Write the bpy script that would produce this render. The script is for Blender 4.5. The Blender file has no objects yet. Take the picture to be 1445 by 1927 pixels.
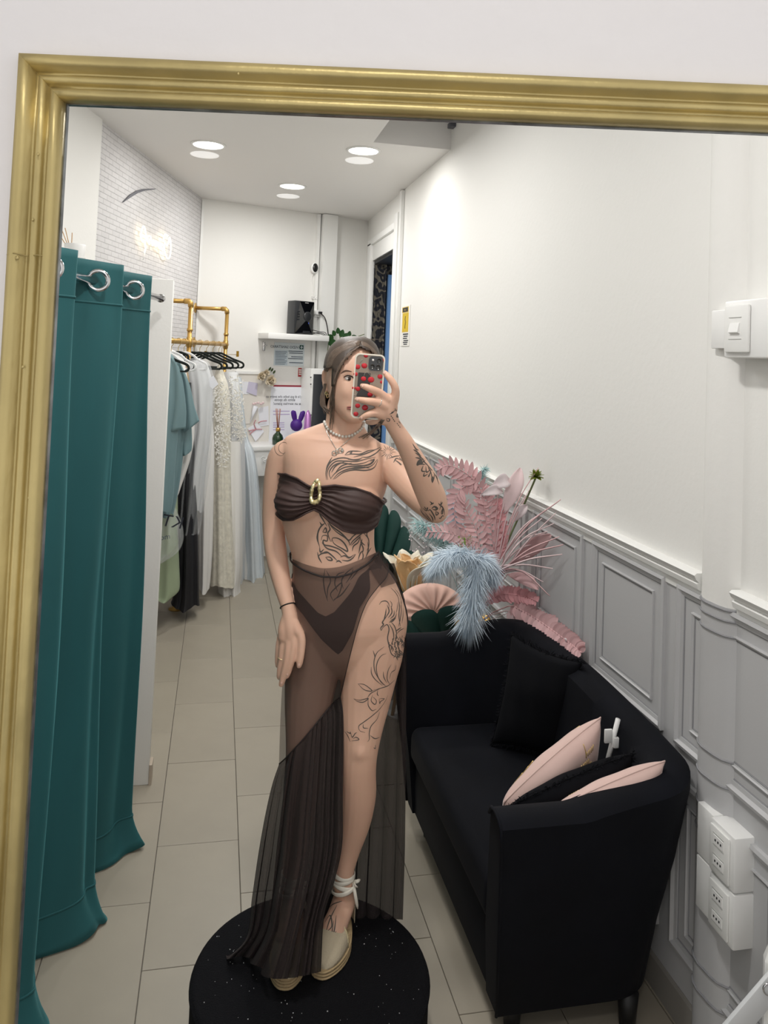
import bpy, bmesh, math, random
from mathutils import Vector, Matrix
from mathutils.bvhtree import BVHTree
from math import sin, cos, pi, sqrt, exp, radians

sc = bpy.context.scene
COL = sc.collection
# ---------------------------------------------------------------- camera, world, exposure
FPX, PPY, PITCH, ROLL, YAW, EYE = 1472.7, 610.0, 0.0404, 0.0392, 0.2048, 1.884
_f = Vector((sin(YAW)*cos(PITCH), cos(YAW)*cos(PITCH), sin(PITCH)))
_r0 = Vector((cos(YAW), -sin(YAW), 0)); _u0 = _r0.cross(_f)
_r = _r0*cos(ROLL) + _u0*sin(ROLL); _u = -_r0*sin(ROLL) + _u0*cos(ROLL)
CAM = Vector((0, 0, EYE))
cd = bpy.data.cameras.new('camera'); cam = bpy.data.objects.new('camera', cd); COL.objects.link(cam)
cd.sensor_fit = 'HORIZONTAL'; cd.sensor_width = 36; cd.lens = FPX/1445*36
cd.shift_y = -(963.5-PPY)/1445; cd.clip_start = 0.02; cd.clip_end = 60
cam.matrix_world = Matrix(((_r.x, _u.x, -_f.x, 0), (_r.y, _u.y, -_f.y, 0), (_r.z, _u.z, -_f.z, EYE), (0, 0, 0, 1)))
sc.camera = cam
sc.cycles.transparent_max_bounces = 32
wd = bpy.data.worlds.new('world'); sc.world = wd; wd.use_nodes = True
wd.node_tree.nodes['Background'].inputs[0].default_value = (1, 0.985, 0.97, 1)
wd.node_tree.nodes['Background'].inputs[1].default_value = 0.9
vs = sc.view_settings
vs.view_transform = 'Standard'; vs.look = 'None'; vs.gamma = 1; vs.use_curve_mapping = False; vs.exposure = 0.22

def lamp(loc, power, r=0.085, col=(1, .985, .96)):
    l = bpy.data.lights.new('downlight_or_fill', 'AREA'); l.shape = 'DISK'; l.size = r*2; l.energy = power; l.color = col
    o = bpy.data.objects.new('downlight_or_fill', l); o.location = loc; COL.objects.link(o); return o

# ---------------------------------------------------------------- helpers
NH = Vector((sin(YAW), cos(YAW), 0)); RH = Vector((cos(YAW), -sin(YAW), 0)); UZ = Vector((0, 0, 1))
def ray(x, y): return _r*((x-722.5)/FPX) + _u*((PPY-y)/FPX) + _f
def W(x, y, D): d = ray(x, y); return CAM + d*(D/d.dot(NH))        # upright plane at distance D
def onz(x, y, z): d = ray(x, y); return CAM + d*((z-EYE)/d.z)
def onx(x, y, X): d = ray(x, y); return CAM + d*(X/d.x)
def ony(x, y, Y): d = ray(x, y); return CAM + d*(Y/d.y)
def onp(x, y, p0, n): d = ray(x, y); return CAM + d*((p0-CAM).dot(n)/d.dot(n))
def px(P):
    d = P-CAM; z = d.dot(_f); return 722.5+FPX*d.dot(_r)/z, PPY-FPX*d.dot(_u)/z
def lin(c):
    if isinstance(c, str):
        c = [int(c[i:i+2], 16)/255 for i in (0, 2, 4)]
    return tuple((x/12.92 if x <= .04045 else ((x+.055)/1.055)**2.4) for x in c)
MATS = {}
def mat(name, col, rough=.6, metal=0, bump=0, bscale=60, var=0, vscale=4, sheen=0, alpha=1, trans=0, emit=0, spec=.5, sss=0, coat=0, stretch=None, bdist=.002, vcol=None):
    if name in MATS: return MATS[name]
    m = bpy.data.materials.new(name); m.use_nodes = True; MATS[name] = m
    N, L = m.node_tree.nodes, m.node_tree.links; b = N['Principled BSDF']; c = lin(col)
    b.inputs['Base Color'].default_value = (*c, 1); b.inputs['Roughness'].default_value = rough
    b.inputs['Metallic'].default_value = metal; b.inputs['Specular IOR Level'].default_value = spec
    if sheen: b.inputs['Sheen Weight'].default_value = sheen; b.inputs['Sheen Roughness'].default_value = .4
    if sheen: b.inputs['Sheen Tint'].default_value = (*[min(1, x*3+.05) for x in c], 1)
    if alpha < 1: b.inputs['Alpha'].default_value = alpha
    if trans: b.inputs['Transmission Weight'].default_value = trans
    if coat: b.inputs['Coat Weight'].default_value = coat; b.inputs['Coat Roughness'].default_value = .1
    if sss:
        b.inputs['Subsurface Weight'].default_value = sss; b.inputs['Subsurface Radius'].default_value = (1, .35, .2); b.inputs['Subsurface Scale'].default_value = .01
    if emit:
        b.inputs['Emission Color'].default_value = (*c, 1); b.inputs['Emission Strength'].default_value = emit
    if bump or var:
        tc = N.new('ShaderNodeTexCoord'); mp = N.new('ShaderNodeMapping'); L.new(tc.outputs['Object'], mp.inputs[0])
        if stretch: mp.inputs['Scale'].default_value = stretch
    if bump:
        n = N.new('ShaderNodeTexNoise'); n.inputs['Scale'].default_value = bscale; n.inputs['Detail'].default_value = 4
        L.new(mp.outputs[0], n.inputs[0]); bm = N.new('ShaderNodeBump'); bm.inputs['Strength'].default_value = bump; bm.inputs['Distance'].default_value = bdist
        L.new(n.outputs[0], bm.inputs['Height']); L.new(bm.outputs[0], b.inputs['Normal'])
    if var:
        n = N.new('ShaderNodeTexNoise'); n.inputs['Scale'].default_value = vscale; n.inputs['Detail'].default_value = 6
        L.new(mp.outputs[0], n.inputs[0]); r = N.new('ShaderNodeValToRGB'); L.new(n.outputs[0], r.inputs[0])
        c2 = lin(vcol) if vcol else tuple(x*(1-var) for x in c)
        r.color_ramp.elements[0].position = .3; r.color_ramp.elements[1].position = .7
        r.color_ramp.elements[0].color = (*c2, 1); r.color_ramp.elements[1].color = (*(c if vcol else [min(1, x*(1+var*.6)) for x in c]), 1)
        L.new(r.outputs[0], b.inputs['Base Color'])
    return m
def sheer(name, col, fac, rough=.9):                                # see-through fabric or film
    if name in MATS: return MATS[name]
    m = bpy.data.materials.new(name); m.use_nodes = True; MATS[name] = m
    N, L = m.node_tree.nodes, m.node_tree.links; b = N['Principled BSDF']
    b.inputs['Base Color'].default_value = (*lin(col), 1); b.inputs['Roughness'].default_value = rough
    t = N.new('ShaderNodeBsdfTransparent'); mx = N.new('ShaderNodeMixShader'); mx.inputs[0].default_value = fac
    L.new(t.outputs[0], mx.inputs[1]); L.new(b.outputs[0], mx.inputs[2]); L.new(mx.outputs[0], N['Material Output'].inputs[0])
    return m

def cr(pts, n):                                                    # Catmull-Rom resample of tuples
    P = [tuple(p) for p in pts]; P = [tuple(2*a-b for a, b in zip(P[0], P[1]))]+P+[tuple(2*a-b for a, b in zip(P[-1], P[-2]))]
    out = []; segs = len(P)-3
    for i in range(n):
        t = i/(n-1)*segs; k = min(int(t), segs-1); t -= k
        out.append(tuple(.5*((2*b)+(-a+c)*t+(2*a-5*b+4*c-d)*t*t+(-a+3*b-3*c+d)*t**3) for a, b, c, d in zip(*P[k:k+4])))
    return out
def interp(tab, x):
    if x <= tab[0][0]: return tab[0][1]
    for (a, b), (c, d) in zip(tab, tab[1:]):
        if x <= c: return b+(d-b)*(x-a)/(c-a) if c > a else d
    return tab[-1][1]
ORG = {}
class MB:
    def __init__(s): s.v = []; s.f = []
    def add(s, vs, fs):
        o = len(s.v); s.v += [Vector(p) for p in vs]; s.f += [tuple(i+o for i in f) for f in fs]; return s
    def box(s, c, d, ax=None):                                      # centre, full sizes, optional axes
        ax = ax or (Vector((1, 0, 0)), Vector((0, 1, 0)), UZ); c = Vector(c)
        vs = [c+ax[0]*(x*d[0]/2)+ax[1]*(y*d[1]/2)+ax[2]*(z*d[2]/2) for x in (-1, 1) for y in (-1, 1) for z in (-1, 1)]
        return s.add(vs, [(0, 1, 3, 2), (4, 6, 7, 5), (0, 4, 5, 1), (2, 3, 7, 6), (0, 2, 6, 4), (1, 5, 7, 3)])
    def bx(s, a, b): return s.box([(x+y)/2 for x, y in zip(a, b)], [abs(y-x) for x, y in zip(a, b)])
    def loft(s, rings, caps=True, closed=True):
        n = len(rings[0]); o = len(s.v); fs = []
        for r in rings: s.v += [Vector(p) for p in r]
        for i in range(len(rings)-1):
            for j in range(n if closed else n-1):
                a, b = o+i*n+j, o+i*n+(j+1) % n; fs.append((a, b, b+n, a+n))
        if caps and closed: fs.append(tuple(range(o+n-1, o-1, -1))); fs.append(tuple(o+(len(rings)-1)*n+j for j in range(n)))
        s.f += fs; return s
    def tube(s, pts, r, n=8, closed=False, flat=1, up=None):
        P = [Vector(p) for p in pts]; m = len(P); R = r if isinstance(r, (list, tuple)) else [r]*m
        rings = []; prev = None
        for i in range(m):
            t = (P[(i+1) % m]-P[i-1]) if closed else (P[min(i+1, m-1)]-P[max(i-1, 0)])
            if t.length < 1e-9: t = Vector((0, 0, 1))
            t.normalize()
            if prev is None:
                a = Vector(up) if up else (Vector((0, 0, 1)) if abs(t.z) < .9 else Vector((1, 0, 0)))
            else: a = prev
            a = a-t*a.dot(t)
            if a.length < 1e-6: a = t.orthogonal()
            a.normalize(); prev = a; b = t.cross(a)
            rings.append([P[i]+a*(R[i]*cos(2*pi*k/n))+b*(R[i]*flat*sin(2*pi*k/n)) for k in range(n)])
        if closed:
            rings.append(rings[0]); return s.loft(rings, caps=False)
        return s.loft(rings)
    def lathe(s, prof, c, n=24, ax=None):
        c = Vector(c); X, Y, Z = ax or (Vector((1, 0, 0)), Vector((0, 1, 0)), UZ)
        return s.loft([[c+X*(r*cos(2*pi*k/n))+Y*(r*sin(2*pi*k/n))+Z*z for k in range(n)] for r, z in prof])
    def ball(s, c, r, n=10, m=6, ax=None):
        rx, ry, rz = r if isinstance(r, (tuple, list)) else (r, r, r); X, Y, Z = ax or (Vector((1, 0, 0)), Vector((0, 1, 0)), UZ); c = Vector(c)
        return s.loft([[c+X*(rx*sin(max(.02, min(pi-.02, pi*i/m)))*cos(2*pi*k/n))+Y*(ry*sin(max(.02, min(pi-.02, pi*i/m)))*sin(2*pi*k/n))+Z*(-rz*cos(pi*i/m)) for k in range(n)] for i in range(m+1)])
    def grid(s, fn, nu, nv, closeu=False):
        o = len(s.v); s.v += [Vector(fn(i/(nu if closeu else nu-1), j/(nv-1))) for j in range(nv) for i in range(nu)]
        for j in range(nv-1):
            for i in range(nu if closeu else nu-1):
                a, b = o+j*nu+i, o+j*nu+(i+1) % nu; s.f.append((a, b, b+nu, a+nu))
        return s
    def prism(s, pts, d):                                           # planar outline + thickness vector
        n = len(pts); P = [Vector(p) for p in pts]; d = Vector(d)
        return s.add(P+[p+d for p in P], [tuple(range(n-1, -1, -1)), tuple(range(n, 2*n))]+[(i, (i+1) % n, n+(i+1) % n, n+i) for i in range(n)])
    def build(s, name, m, parent=None, base=None, smooth=True, bevel=0, thick=0, seg=2, sub=0):
        org = ORG[parent] if parent else (Vector(base) if base is not None else s.low())
        me = bpy.data.meshes.new(name); me.from_pydata([p-org for p in s.v], [], s.f)
        bm = bmesh.new(); bm.from_mesh(me); bmesh.ops.recalc_face_normals(bm, faces=bm.faces)
        if bevel:
            bmesh.ops.bevel(bm, geom=list(bm.edges), offset=bevel, segments=seg, profile=.5, affect='EDGES', clamp_overlap=True)
        bm.to_mesh(me); bm.free()
        me.materials.append(m if not isinstance(m, str) else MATS[m])
        o = bpy.data.objects.new(name, me); COL.objects.link(o)
        if smooth:
            for p in me.polygons: p.use_smooth = True
            if smooth == 'auto' or bevel: me.set_sharp_from_angle(angle=radians(38))
        if parent: o.parent = parent
        else: o.location = org
        ORG[o] = org
        if thick:
            md = o.modifiers.new('thickness', 'SOLIDIFY'); md.thickness = thick; md.offset = 0
        if sub:
            md = o.modifiers.new('subd', 'SUBSURF'); md.levels = sub; md.render_levels = sub
        return o
    def low(s):
        n = len(s.v); z = min(p.z for p in s.v); return Vector((sum(p.x for p in s.v)/n, sum(p.y for p in s.v)/n, z))
def tag(o, label=None, cat=None, group=None, kind=None):
    if label: o['label'] = label
    if cat: o['category'] = cat
    if group: o['group'] = group
    if kind: o['kind'] = kind
    return o
def thing(name, label, cat, base, group=None):
    o = bpy.data.objects.new(name, None); o.empty_display_size = .05; COL.objects.link(o); o.location = Vector(base); ORG[o] = Vector(base)
    return tag(o, label, cat, group)
def struct(mb, name, m, **k): return tag(mb.build(name, m, base=(0, 0, 0), **k), kind='structure')
def share(o, parent, loc, name=None, rot=None):                     # further copy of a small part, mesh data shared
    c = o.copy(); COL.objects.link(c); c.parent = parent; c.location = loc
    if name: c.name = name
    if rot is not None: c.rotation_euler = rot
    return c
def text_mesh(body, size, o, X, Y, m, name, parent, mirror=False, align='CENTER', extrude=.0008, base=None):
    cu = bpy.data.curves.new('t', 'FONT'); cu.body = body; cu.size = size; cu.align_x = align; cu.extrude = 0; cu.resolution_u = 2
    t = bpy.data.objects.new('t', cu); COL.objects.link(t); me = t.to_mesh()
    Zn = X.cross(Y); mb = MB(); s = -1 if mirror else 1
    mb.add([Vector(o)+X*(s*v.co.x)+Y*v.co.y for v in me.vertices], [tuple(p.vertices) for p in me.polygons])
    t.to_mesh_clear(); bpy.data.objects.remove(t); bpy.data.curves.remove(cu)
    return mb.build(name, m, parent, base=base, smooth=False) if mb.v else None
rnd = random.Random(7)

# ---------------------------------------------------------------- materials of the room
mat('white_paint', 'efeeea', .75, bump=.25, bscale=45, bdist=.003)
mat('front_paint', 'e6e3e4', .7, bump=.5, bscale=14, bdist=.006)
mat('ceiling_paint', 'eceae7', .85)
mat('white_trim', 'efefec', .45)
mat('panel_grey', 'bdbdbe', .55, bump=.1, bscale=90)
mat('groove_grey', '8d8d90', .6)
mat('tile', 'a29a8b', .38, var=.10, vscale=2.2, bump=.12, bscale=9)
mat('grout', '6f6a62', .9)
mat('baseboard_dark', '8e8a84', .5)
mat('white_gloss', 'f1f1ef', .3)
mat('gold_frame', 'c2b07a', .42, metal=.7, bump=.5, bscale=35, var=.18, vscale=9, bdist=.003, stretch=(1, 1, .6))
mat('silver_edge', '8c9094', .35, metal=.8, var=.5, vscale=30)
mat('gold_pipe', 'c9a25c', .35, metal=.7)
mat('chrome', 'd8d8da', .12, metal=1)
mat('black_plastic', '0d0e10', .3)
mat('dark_gap', '15151a', .8)
mat('paper', 'eef0f6', .8)
mat('ink', '2b2f3a', .8)

# ---------------------------------------------------------------- the room
RX, CZ = 1.385, 3.22
LB, LN = Vector((-.222, 7.104, 0)), Vector((-.764, 4.869, 0))       # brick wall: far corner, near end
LU = (LN-LB).normalized(); LNRM = Vector((-LU.y, LU.x, 0));  LNRM = LNRM if LNRM.x > 0 else -LNRM
BR = Vector((RX, 7.632, 0)); BU = (BR-LB).normalized(); BN = Vector((BU.y, -BU.x, 0))   # back wall, facing the room
b = MB(); b.bx((-3.2, -2.6, -.1), (3.0, 8.6, -.006)); floor = struct(b, 'floor', MATS['grout'], smooth=False)
X1, TW, TL = -.1452, .302, .604; first = None
for c in range(-7, 6):
    off = (2.5251 if c % 2 == 0 else 2.825)
    for r in range(-5, 8):
        x0 = X1+c*TW+.0013; y0 = off+r*TL+.0013
        if y0 > 7.7 or x0 > 1.45: continue
        if first is None:
            t = MB(); t.bx((0, 0, -.012), (TW-.0026, TL-.0026, 0)); first = t.build('tile', MATS['tile'], floor, smooth=False, bevel=.001, seg=1); first.location = (x0, y0, 0)
        else: share(first, floor, (x0, y0, rnd.uniform(-.0004, .0004)), 'tile')
# ceiling with the open stairwell recess on the right
b = MB(); b.bx((-3.2, -2.6, CZ), (.88, 8.6, CZ+.12)); b.bx((.88, 4.8, CZ), (3.0, 8.6, CZ+.12)); b.bx((.88, -2.6, CZ+1.6), (3.0, 4.9, CZ+1.7))
b.bx((.86, -2.6, CZ+.1), (.88, 4.8, CZ+1.65)); b.bx((.881, 4.785, CZ), (3.0, 4.799, CZ+1.65)); struct(b, 'ceiling', MATS['ceiling_paint'], smooth=False)
# right wall with the door opening
DY0, DY1, DZ = 6.26, 7.27, 2.78
b = MB(); b.bx((RX, .55, 0), (RX+.12, DY0, 4.9)); b.bx((RX, DY1, 0), (RX+.12, 8.0, 4.9)); b.bx((RX, DY0, DZ), (RX+.12, DY1, 4.9))
wall_right = struct(b, 'wall_right', MATS['white_paint'], smooth=False)
# back wall
b = MB(); b.prism([LB-BU*.6, BR+BU*.5, BR+BU*.5-BN*.12, LB-BU*.6-BN*.12], (0, 0, 3.4)); struct(b, 'wall_back', MATS['white_paint'], smooth=False)
# brick-papered left wall
def brick_mat():
    m = bpy.data.materials.new('brick_paper'); m.use_nodes = True; N, L = m.node_tree.nodes, m.node_tree.links; bs = N['Principled BSDF']
    tc = N.new('ShaderNodeTexCoord'); mp = N.new('ShaderNodeMapping'); L.new(tc.outputs['UV'], mp.inputs[0])
    br = N.new('ShaderNodeTexBrick'); L.new(mp.outputs[0], br.inputs[0]); br.inputs['Scale'].default_value = 1
    br.inputs['Brick Width'].default_value = .115; br.inputs['Row Height'].default_value = .033; br.inputs['Mortar Size'].default_value = .0028; br.inputs['Mortar Smooth'].default_value = .6
    br.inputs['Color1'].default_value = (*lin('dcdada'), 1); br.inputs['Color2'].default_value = (*lin('d0cece'), 1); br.inputs['Mortar'].default_value = (*lin('9a979a'), 1)
    nz = N.new('ShaderNodeTexNoise'); nz.inputs['Scale'].default_value = 14; L.new(mp.outputs[0], nz.inputs[0])
    mx = N.new('ShaderNodeMixRGB'); mx.inputs[2].default_value = (*lin('d9d7d7'), 1); rp = N.new('ShaderNodeMath'); rp.operation = 'MULTIPLY'; rp.inputs[1].default_value = 0.9
    L.new(nz.outputs[0], rp.inputs[0]); L.new(rp.outputs[0], mx.inputs[0]); L.new(br.outputs[0], mx.inputs[1]); L.new(mx.outputs[0], bs.inputs['Base Color'])
    bp = N.new('ShaderNodeBump'); bp.invert = True; bp.inputs['Strength'].default_value = .5; bp.inputs['Distance'].default_value = .004; L.new(br.outputs['Fac'], bp.inputs['Height']); L.new(bp.outputs[0], bs.inputs['Normal'])
    bs.inputs['Roughness'].default_value = .8; MATS['brick_paper'] = m; return m
brick_mat()
b = MB(); LE = LB+LU*2.31
b.prism([LB, LE, LE-LNRM*.12, LB-LNRM*.12], (0, 0, 3.4)); wl = struct(b, 'wall_left', MATS['brick_paper'], smooth=False)
uv = wl.data.uv_layers.new(name='UVMap')
for lp in wl.data.loops:
    p = wl.data.vertices[lp.vertex_index].co; uv.data[lp.index].uv = ((p-LB).dot(LU), p.z)
# white pier in front of the brick wall, then the fitting corner behind the curtain
b = MB(); b.prism([LE+LNRM*.02, LE+LU*3.6+LNRM*.02, LE+LU*3.6-LNRM*.2, LE-LNRM*.2], (0, 0, 3.4)); struct(b, 'wall_left_pier', MATS['white_paint'], smooth=False)
b = MB(); b.bx((-3.2, 1.0, 0), (-3.1, 8.0, 3.4)); struct(b, 'wall_left_outer', MATS['white_paint'], smooth=False)
# corner strip between brick paper and back wall
b = MB(); q = LB+BU*.012+BN*.004; b.box(q+Vector((0, 0, 1.6)), (.022, .012, 3.2), (BU, BN, UZ)); struct(b, 'trim_1', MATS['white_trim'], smooth=False)
# boxed pipe on the back wall
p0 = onp(605, 405, LB+BN*.02, BN); p1 = onp(634, 408, LB+BN*.06, BN); s0 = (p0-LB).dot(BU); s1 = (p1-LB).dot(BU)
b = MB(); q = LB+BU*((s0+s1)/2)+BN*.045; b.box((q.x, q.y, 1.6), (s1-s0, .09, 3.23), (BU, BN, UZ)); q = LB+BU*(s0-.03)+BN*.02; b.box((q.x, q.y, 1.6), (.03, .04, 3.23), (BU, BN, UZ)); struct(b, 'trim_2', MATS['white_trim'], smooth=False)
# door casing in the right wall, transom board and the cable trunking beside it
b = MB(); b.bx((RX-.035, DY1, 0), (RX+.02, DY1+.16, 2.95)); b.bx((RX-.035, DY0-.13, 0), (RX+.02, DY0, 3.05)); b.bx((RX-.035, DY0, 2.93), (RX+.02, DY1+.16, 2.985)); b.bx((RX-.012, DY0, DZ), (RX+.01, DY1, 2.94)); struct(b, 'trim_3', MATS['white_trim'], smooth=True, bevel=.004)
b = MB(); b.bx((RX-.03, 6.04, 1.2), (RX, 6.10, 3.21)); struct(b, 'trim_4', MATS['white_trim'], smooth=True, bevel=.004)
# the dim passage beyond the door: damask paper and black lintel, blue wall
def damask():
    m = bpy.data.materials.new('damask'); m.use_nodes = True; N, L = m.node_tree.nodes, m.node_tree.links; bs = N['Principled BSDF']
    tc = N.new('ShaderNodeTexCoord'); mp = N.new('ShaderNodeMapping'); L.new(tc.outputs['Object'], mp.inputs[0]); mp.inputs['Scale'].default_value = (1, 1, .8)
    nz = N.new('ShaderNodeTexNoise'); nz.inputs['Scale'].default_value = 7; nz.inputs['Detail'].default_value = 1; L.new(mp.outputs[0], nz.inputs[0])
    wv = N.new('ShaderNodeTexWave'); wv.wave_type = 'RINGS'; wv.inputs['Scale'].default_value = 5.5; wv.inputs['Distortion'].default_value = 14; wv.inputs['Detail'].default_value = 1; wv.inputs['Detail Scale'].default_value = 2.2; L.new(mp.outputs[0], wv.inputs[0])
    r = N.new('ShaderNodeValToRGB'); r.color_ramp.elements[0].position = .62; r.color_ramp.elements[1].position = .72; r.color_ramp.elements[0].color = (*lin('181c2a'), 1); r.color_ramp.elements[1].color = (*lin('7a7468'), 1)
    L.new(wv.outputs[0], r.inputs[0]); L.new(r.outputs[0], bs.inputs['Base Color']); bs.inputs['Roughness'].default_value = .6; MATS['damask'] = m
damask(); mat('blue_paint', '6f9ed8', .5); mat('black_paint', '0c0d12', .6)
b = MB(); b.bx((RX+.12, 7.36, 0), (1.66, 7.42, DZ+.2)); b.bx((RX+.01, DY1, 0), (RX+.13, DY1+.1, DZ)); struct(b, 'wall_passage_damask', MATS['damask'], smooth=False)
b = MB(); b.bx((1.535, 7.30, 0), (2.6, 7.34, 2.66)); struct(b, 'wall_passage_blue', MATS['blue_paint'], smooth=False)
b = MB(); b.bx((RX+.01, DY0, DZ-.03), (2.6, 7.45, DZ+.05)); b.bx((2.5, 5.5, 0), (2.6, 7.45, DZ)); struct(b, 'ceiling_passage', MATS['black_paint'], smooth=False)

# ---------------------------------------------------------------- wainscot on the right wall
ZD = 1.30
def rail_profile(x0, z0): return [(x0, z0-.075), (x0-.012, z0-.075), (x0-.012, z0-.052), (x0-.024, z0-.045), (x0-.028, z0-.03), (x0-.02, z0-.026), (x0-.03, z0-.018), (x0-.036, z0-.006), (x0-.028, z0), (x0, z0)]
BUMPY0, BUMPY1 = 1.87, 2.02                                          # boxed-in round pipe
def dado(y0, y1, nm):
    b = MB(); b.loft([[(x, y, z) for x, z in rail_profile(RX, ZD)] for y in (y0, y1)]); struct(b, nm, MATS['white_trim'], smooth='auto')
dado(BUMPY1, DY0-.16, 'trim_5'); dado(.72, BUMPY0-.005, 'trim_6')
b = MB(); b.bx((RX-.006, .7, .09), (RX+.001, DY0-.14, ZD-.07)); wains = struct(b, 'wall_right_wainscot', MATS['panel_grey'], smooth=False)
b = MB(); b.loft([[(RX, y, 0), (RX-.014, y, 0), (RX-.014, y, .092), (RX-.008, y, .1), (RX, y, .1)] for y in (.7, DY0-.13)]); struct(b, 'baseboard_right', MATS['baseboard_dark'], smooth=False)
def frame_mould(b, y0, y1, z0, z1, w, h, x0):
    # mitred moulding running round a rectangle on the wall
    prof = [(0, 0), (0, h), (w*.35, h*1.25), (w*.6, h*.5), (w, h*.35), (w, 0)]
    rings = []
    for sy, sz in ((0, 0), (1, 0), (1, 1), (0, 1), (0, 0)):
        rings.append([(x0-d, (y1-t if sy else y0+t), (z1-t if sz else z0+t)) for t, d in prof])
    b.loft(rings, caps=False)
PAN = [(1.65, 2.135), (2.203, 2.68), (2.76, 3.235), (3.315, 3.79), (3.87, 4.35), (4.43, 4.9), (4.98, 5.46), (5.54, 6.0)]
for i, (y0, y1) in enumerate(PAN):
    for zz0, zz1, nm in ((.775, 1.238, 'wall_panel'), (.2, .69, 'wall_panel')):
        b = MB(); frame_mould(b, y0, y1, zz0, zz1, .028, .012, RX-.006); o = b.build(nm, MATS['panel_grey'], wains, smooth=False)
        g = MB(); frame_mould(g, y0+.068, y1-.068, zz0+.062, zz1-.062, .010, .006, RX-.006); g.build('inner_moulding', MATS['panel_grey'], o, smooth=False)
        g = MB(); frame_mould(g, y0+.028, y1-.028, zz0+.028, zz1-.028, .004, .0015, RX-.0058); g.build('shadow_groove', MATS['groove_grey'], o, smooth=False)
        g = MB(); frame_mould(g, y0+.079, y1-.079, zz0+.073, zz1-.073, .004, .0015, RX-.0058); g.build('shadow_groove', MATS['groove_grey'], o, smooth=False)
# round pipe boxing running up the wall, painted white above the rail and grey below
def bump_ring(z, ex=0): return [(RX+.001, BUMPY0-.005, z), (RX-.012-ex, BUMPY0+.004, z), (RX-.026-ex, BUMPY0+.02, z), (RX-.032-ex, BUMPY0+.045, z), (RX-.036-ex, BUMPY0+.09, z), (RX-.032-ex, BUMPY1-.035, z), (RX-.022-ex, BUMPY1-.015, z), (RX-.010-ex, BUMPY1-.004, z), (RX+.001, BUMPY1, z)]
b = MB(); b.loft([bump_ring(z) for z in (ZD-.055, 4.8)]); struct(b, 'trim_7', MATS['white_paint'], smooth='auto')
b = MB(); b.loft([bump_ring(z, .001) for z in (0.0, ZD-.055)]); pipe_low = struct(b, 'trim_8', MATS['panel_grey'], smooth='auto')
for z in (1.238, 1.21, 1.17, .845, .775, .69, .62, .2, .27):
    b = MB(); R0 = bump_ring(z, .003)[:-1]; b.tube([Vector(p) for p in R0], .0028, 6); b.build('moulding_line', MATS['groove_grey'], pipe_low)

# ---------------------------------------------------------------- mirror wall, frame and edge
MYAW = .194; MD = .95
MN = Vector((sin(MYAW), cos(MYAW), 0)); MR = Vector((cos(MYAW), -sin(MYAW), 0)); MC = MN*MD
def mp(a, z, d=0): return MC+MR*a+UZ*z-MN*d
def mab(x, y): P = onp(x, y, MC, MN); return (P-MC).dot(MR), P.z
aL, zT = mab(127, 199); aL = (aL+mab(31, 1895)[0])/2; zT = (zT+mab(1445, 250)[1])/2
aR, zB = aL+1.12, .28; FW = .0575
b = MB(); t = .02
for a0, a1, z0, z1 in ((-2.6, aL-.01, -.0, CZ+.0), (aR+.01, 1.30, 0, CZ), (aL-.01, aR+.01, zT+.01, CZ), (aL-.01, aR+.01, 0, zB-.01)):
    b.prism([mp(a0, z0), mp(a1, z0), mp(a1, z1), mp(a0, z1)], MN*t)
struct(b, 'wall_front', MATS['front_paint'], smooth=False)
mirror = thing('mirror', 'large wall mirror in a moulded antique gold frame', 'mirror', mp((aL+aR)/2, zB-FW))
prof = [(0, 0), (-.0, .010), (.004, .020), (.012, .024), (.018, .021), (.022, .011), (.0255, .010), (.0285, .018), (.034, .0215), (.0385, .016), (.041, .0105), (.044, .0195), (.050, .027), (.056, .025), (.0585, .018), (.0575, .008), (.0575, 0)]
prof = [(FW-tt, d) for tt, d in prof]                                # measured from the glass outward
corners = [(aL, zT), (aR, zT), (aR, zB), (aL, zB)]; sg = [(-1, 1), (1, 1), (1, -1), (-1, -1)]
for k in range(4):
    b = MB(); rings = []
    for q in range(25):
        tq = q/24; rr = []
        for tt, d in prof:
            A = [corners[k][0]+sg[k][0]*tt, corners[k][1]+sg[k][1]*tt]; k2 = (k+1) % 4; B = [corners[k2][0]+sg[k2][0]*tt, corners[k2][1]+sg[k2][1]*tt]
            w = sin(q*2.1+d*300)*.0004
            rr.append(mp(A[0]+(B[0]-A[0])*tq, A[1]+(B[1]-A[1])*tq, d+w))
        rings.append(rr)
    b.loft(rings); b.build('frame_rail', MATS['gold_frame'], mirror)
b = MB()
for k in range(4):
    k2 = (k+1) % 4; r = []
    for kk in (k, k2): r.append([mp(corners[kk][0]+sg[kk][0]*tt, corners[kk][1]+sg[kk][1]*tt, d) for tt, d in ((.004, .004), (-.0014, .004), (-.0018, -.002), (.004, -.002))])
    b.loft(r)
b.build('silvered_edge', MATS['silver_edge'], mirror, smooth=False)
b = MB(); q = mab(70, 485); b.tube([mp(aL-FW+.004, q[1], .0195), mp(aL-FW*.75, q[1]+.002, .0245), mp(aL-FW*.55, q[1], .0165), mp(aL-FW*.3, q[1]+.001, .021), mp(aL-.008, q[1], .0255)], .0007, 6); b.build('joint_seam', MATS['gold_frame'], mirror)
for sx, sy, r in ((50, 490, .0022), (72, 930, .002), (78, 420, .0016), (60, 690, .0016), (88, 300, .0016), (455, 152, .0015)):
    q = mab(sx, sy); b = MB(); b.ball(mp(q[0], q[1], .0245), (r, r*.6, r*1.3), 8, 5); b.build('paint_blob', MATS['gold_frame'], mirror)

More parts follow.
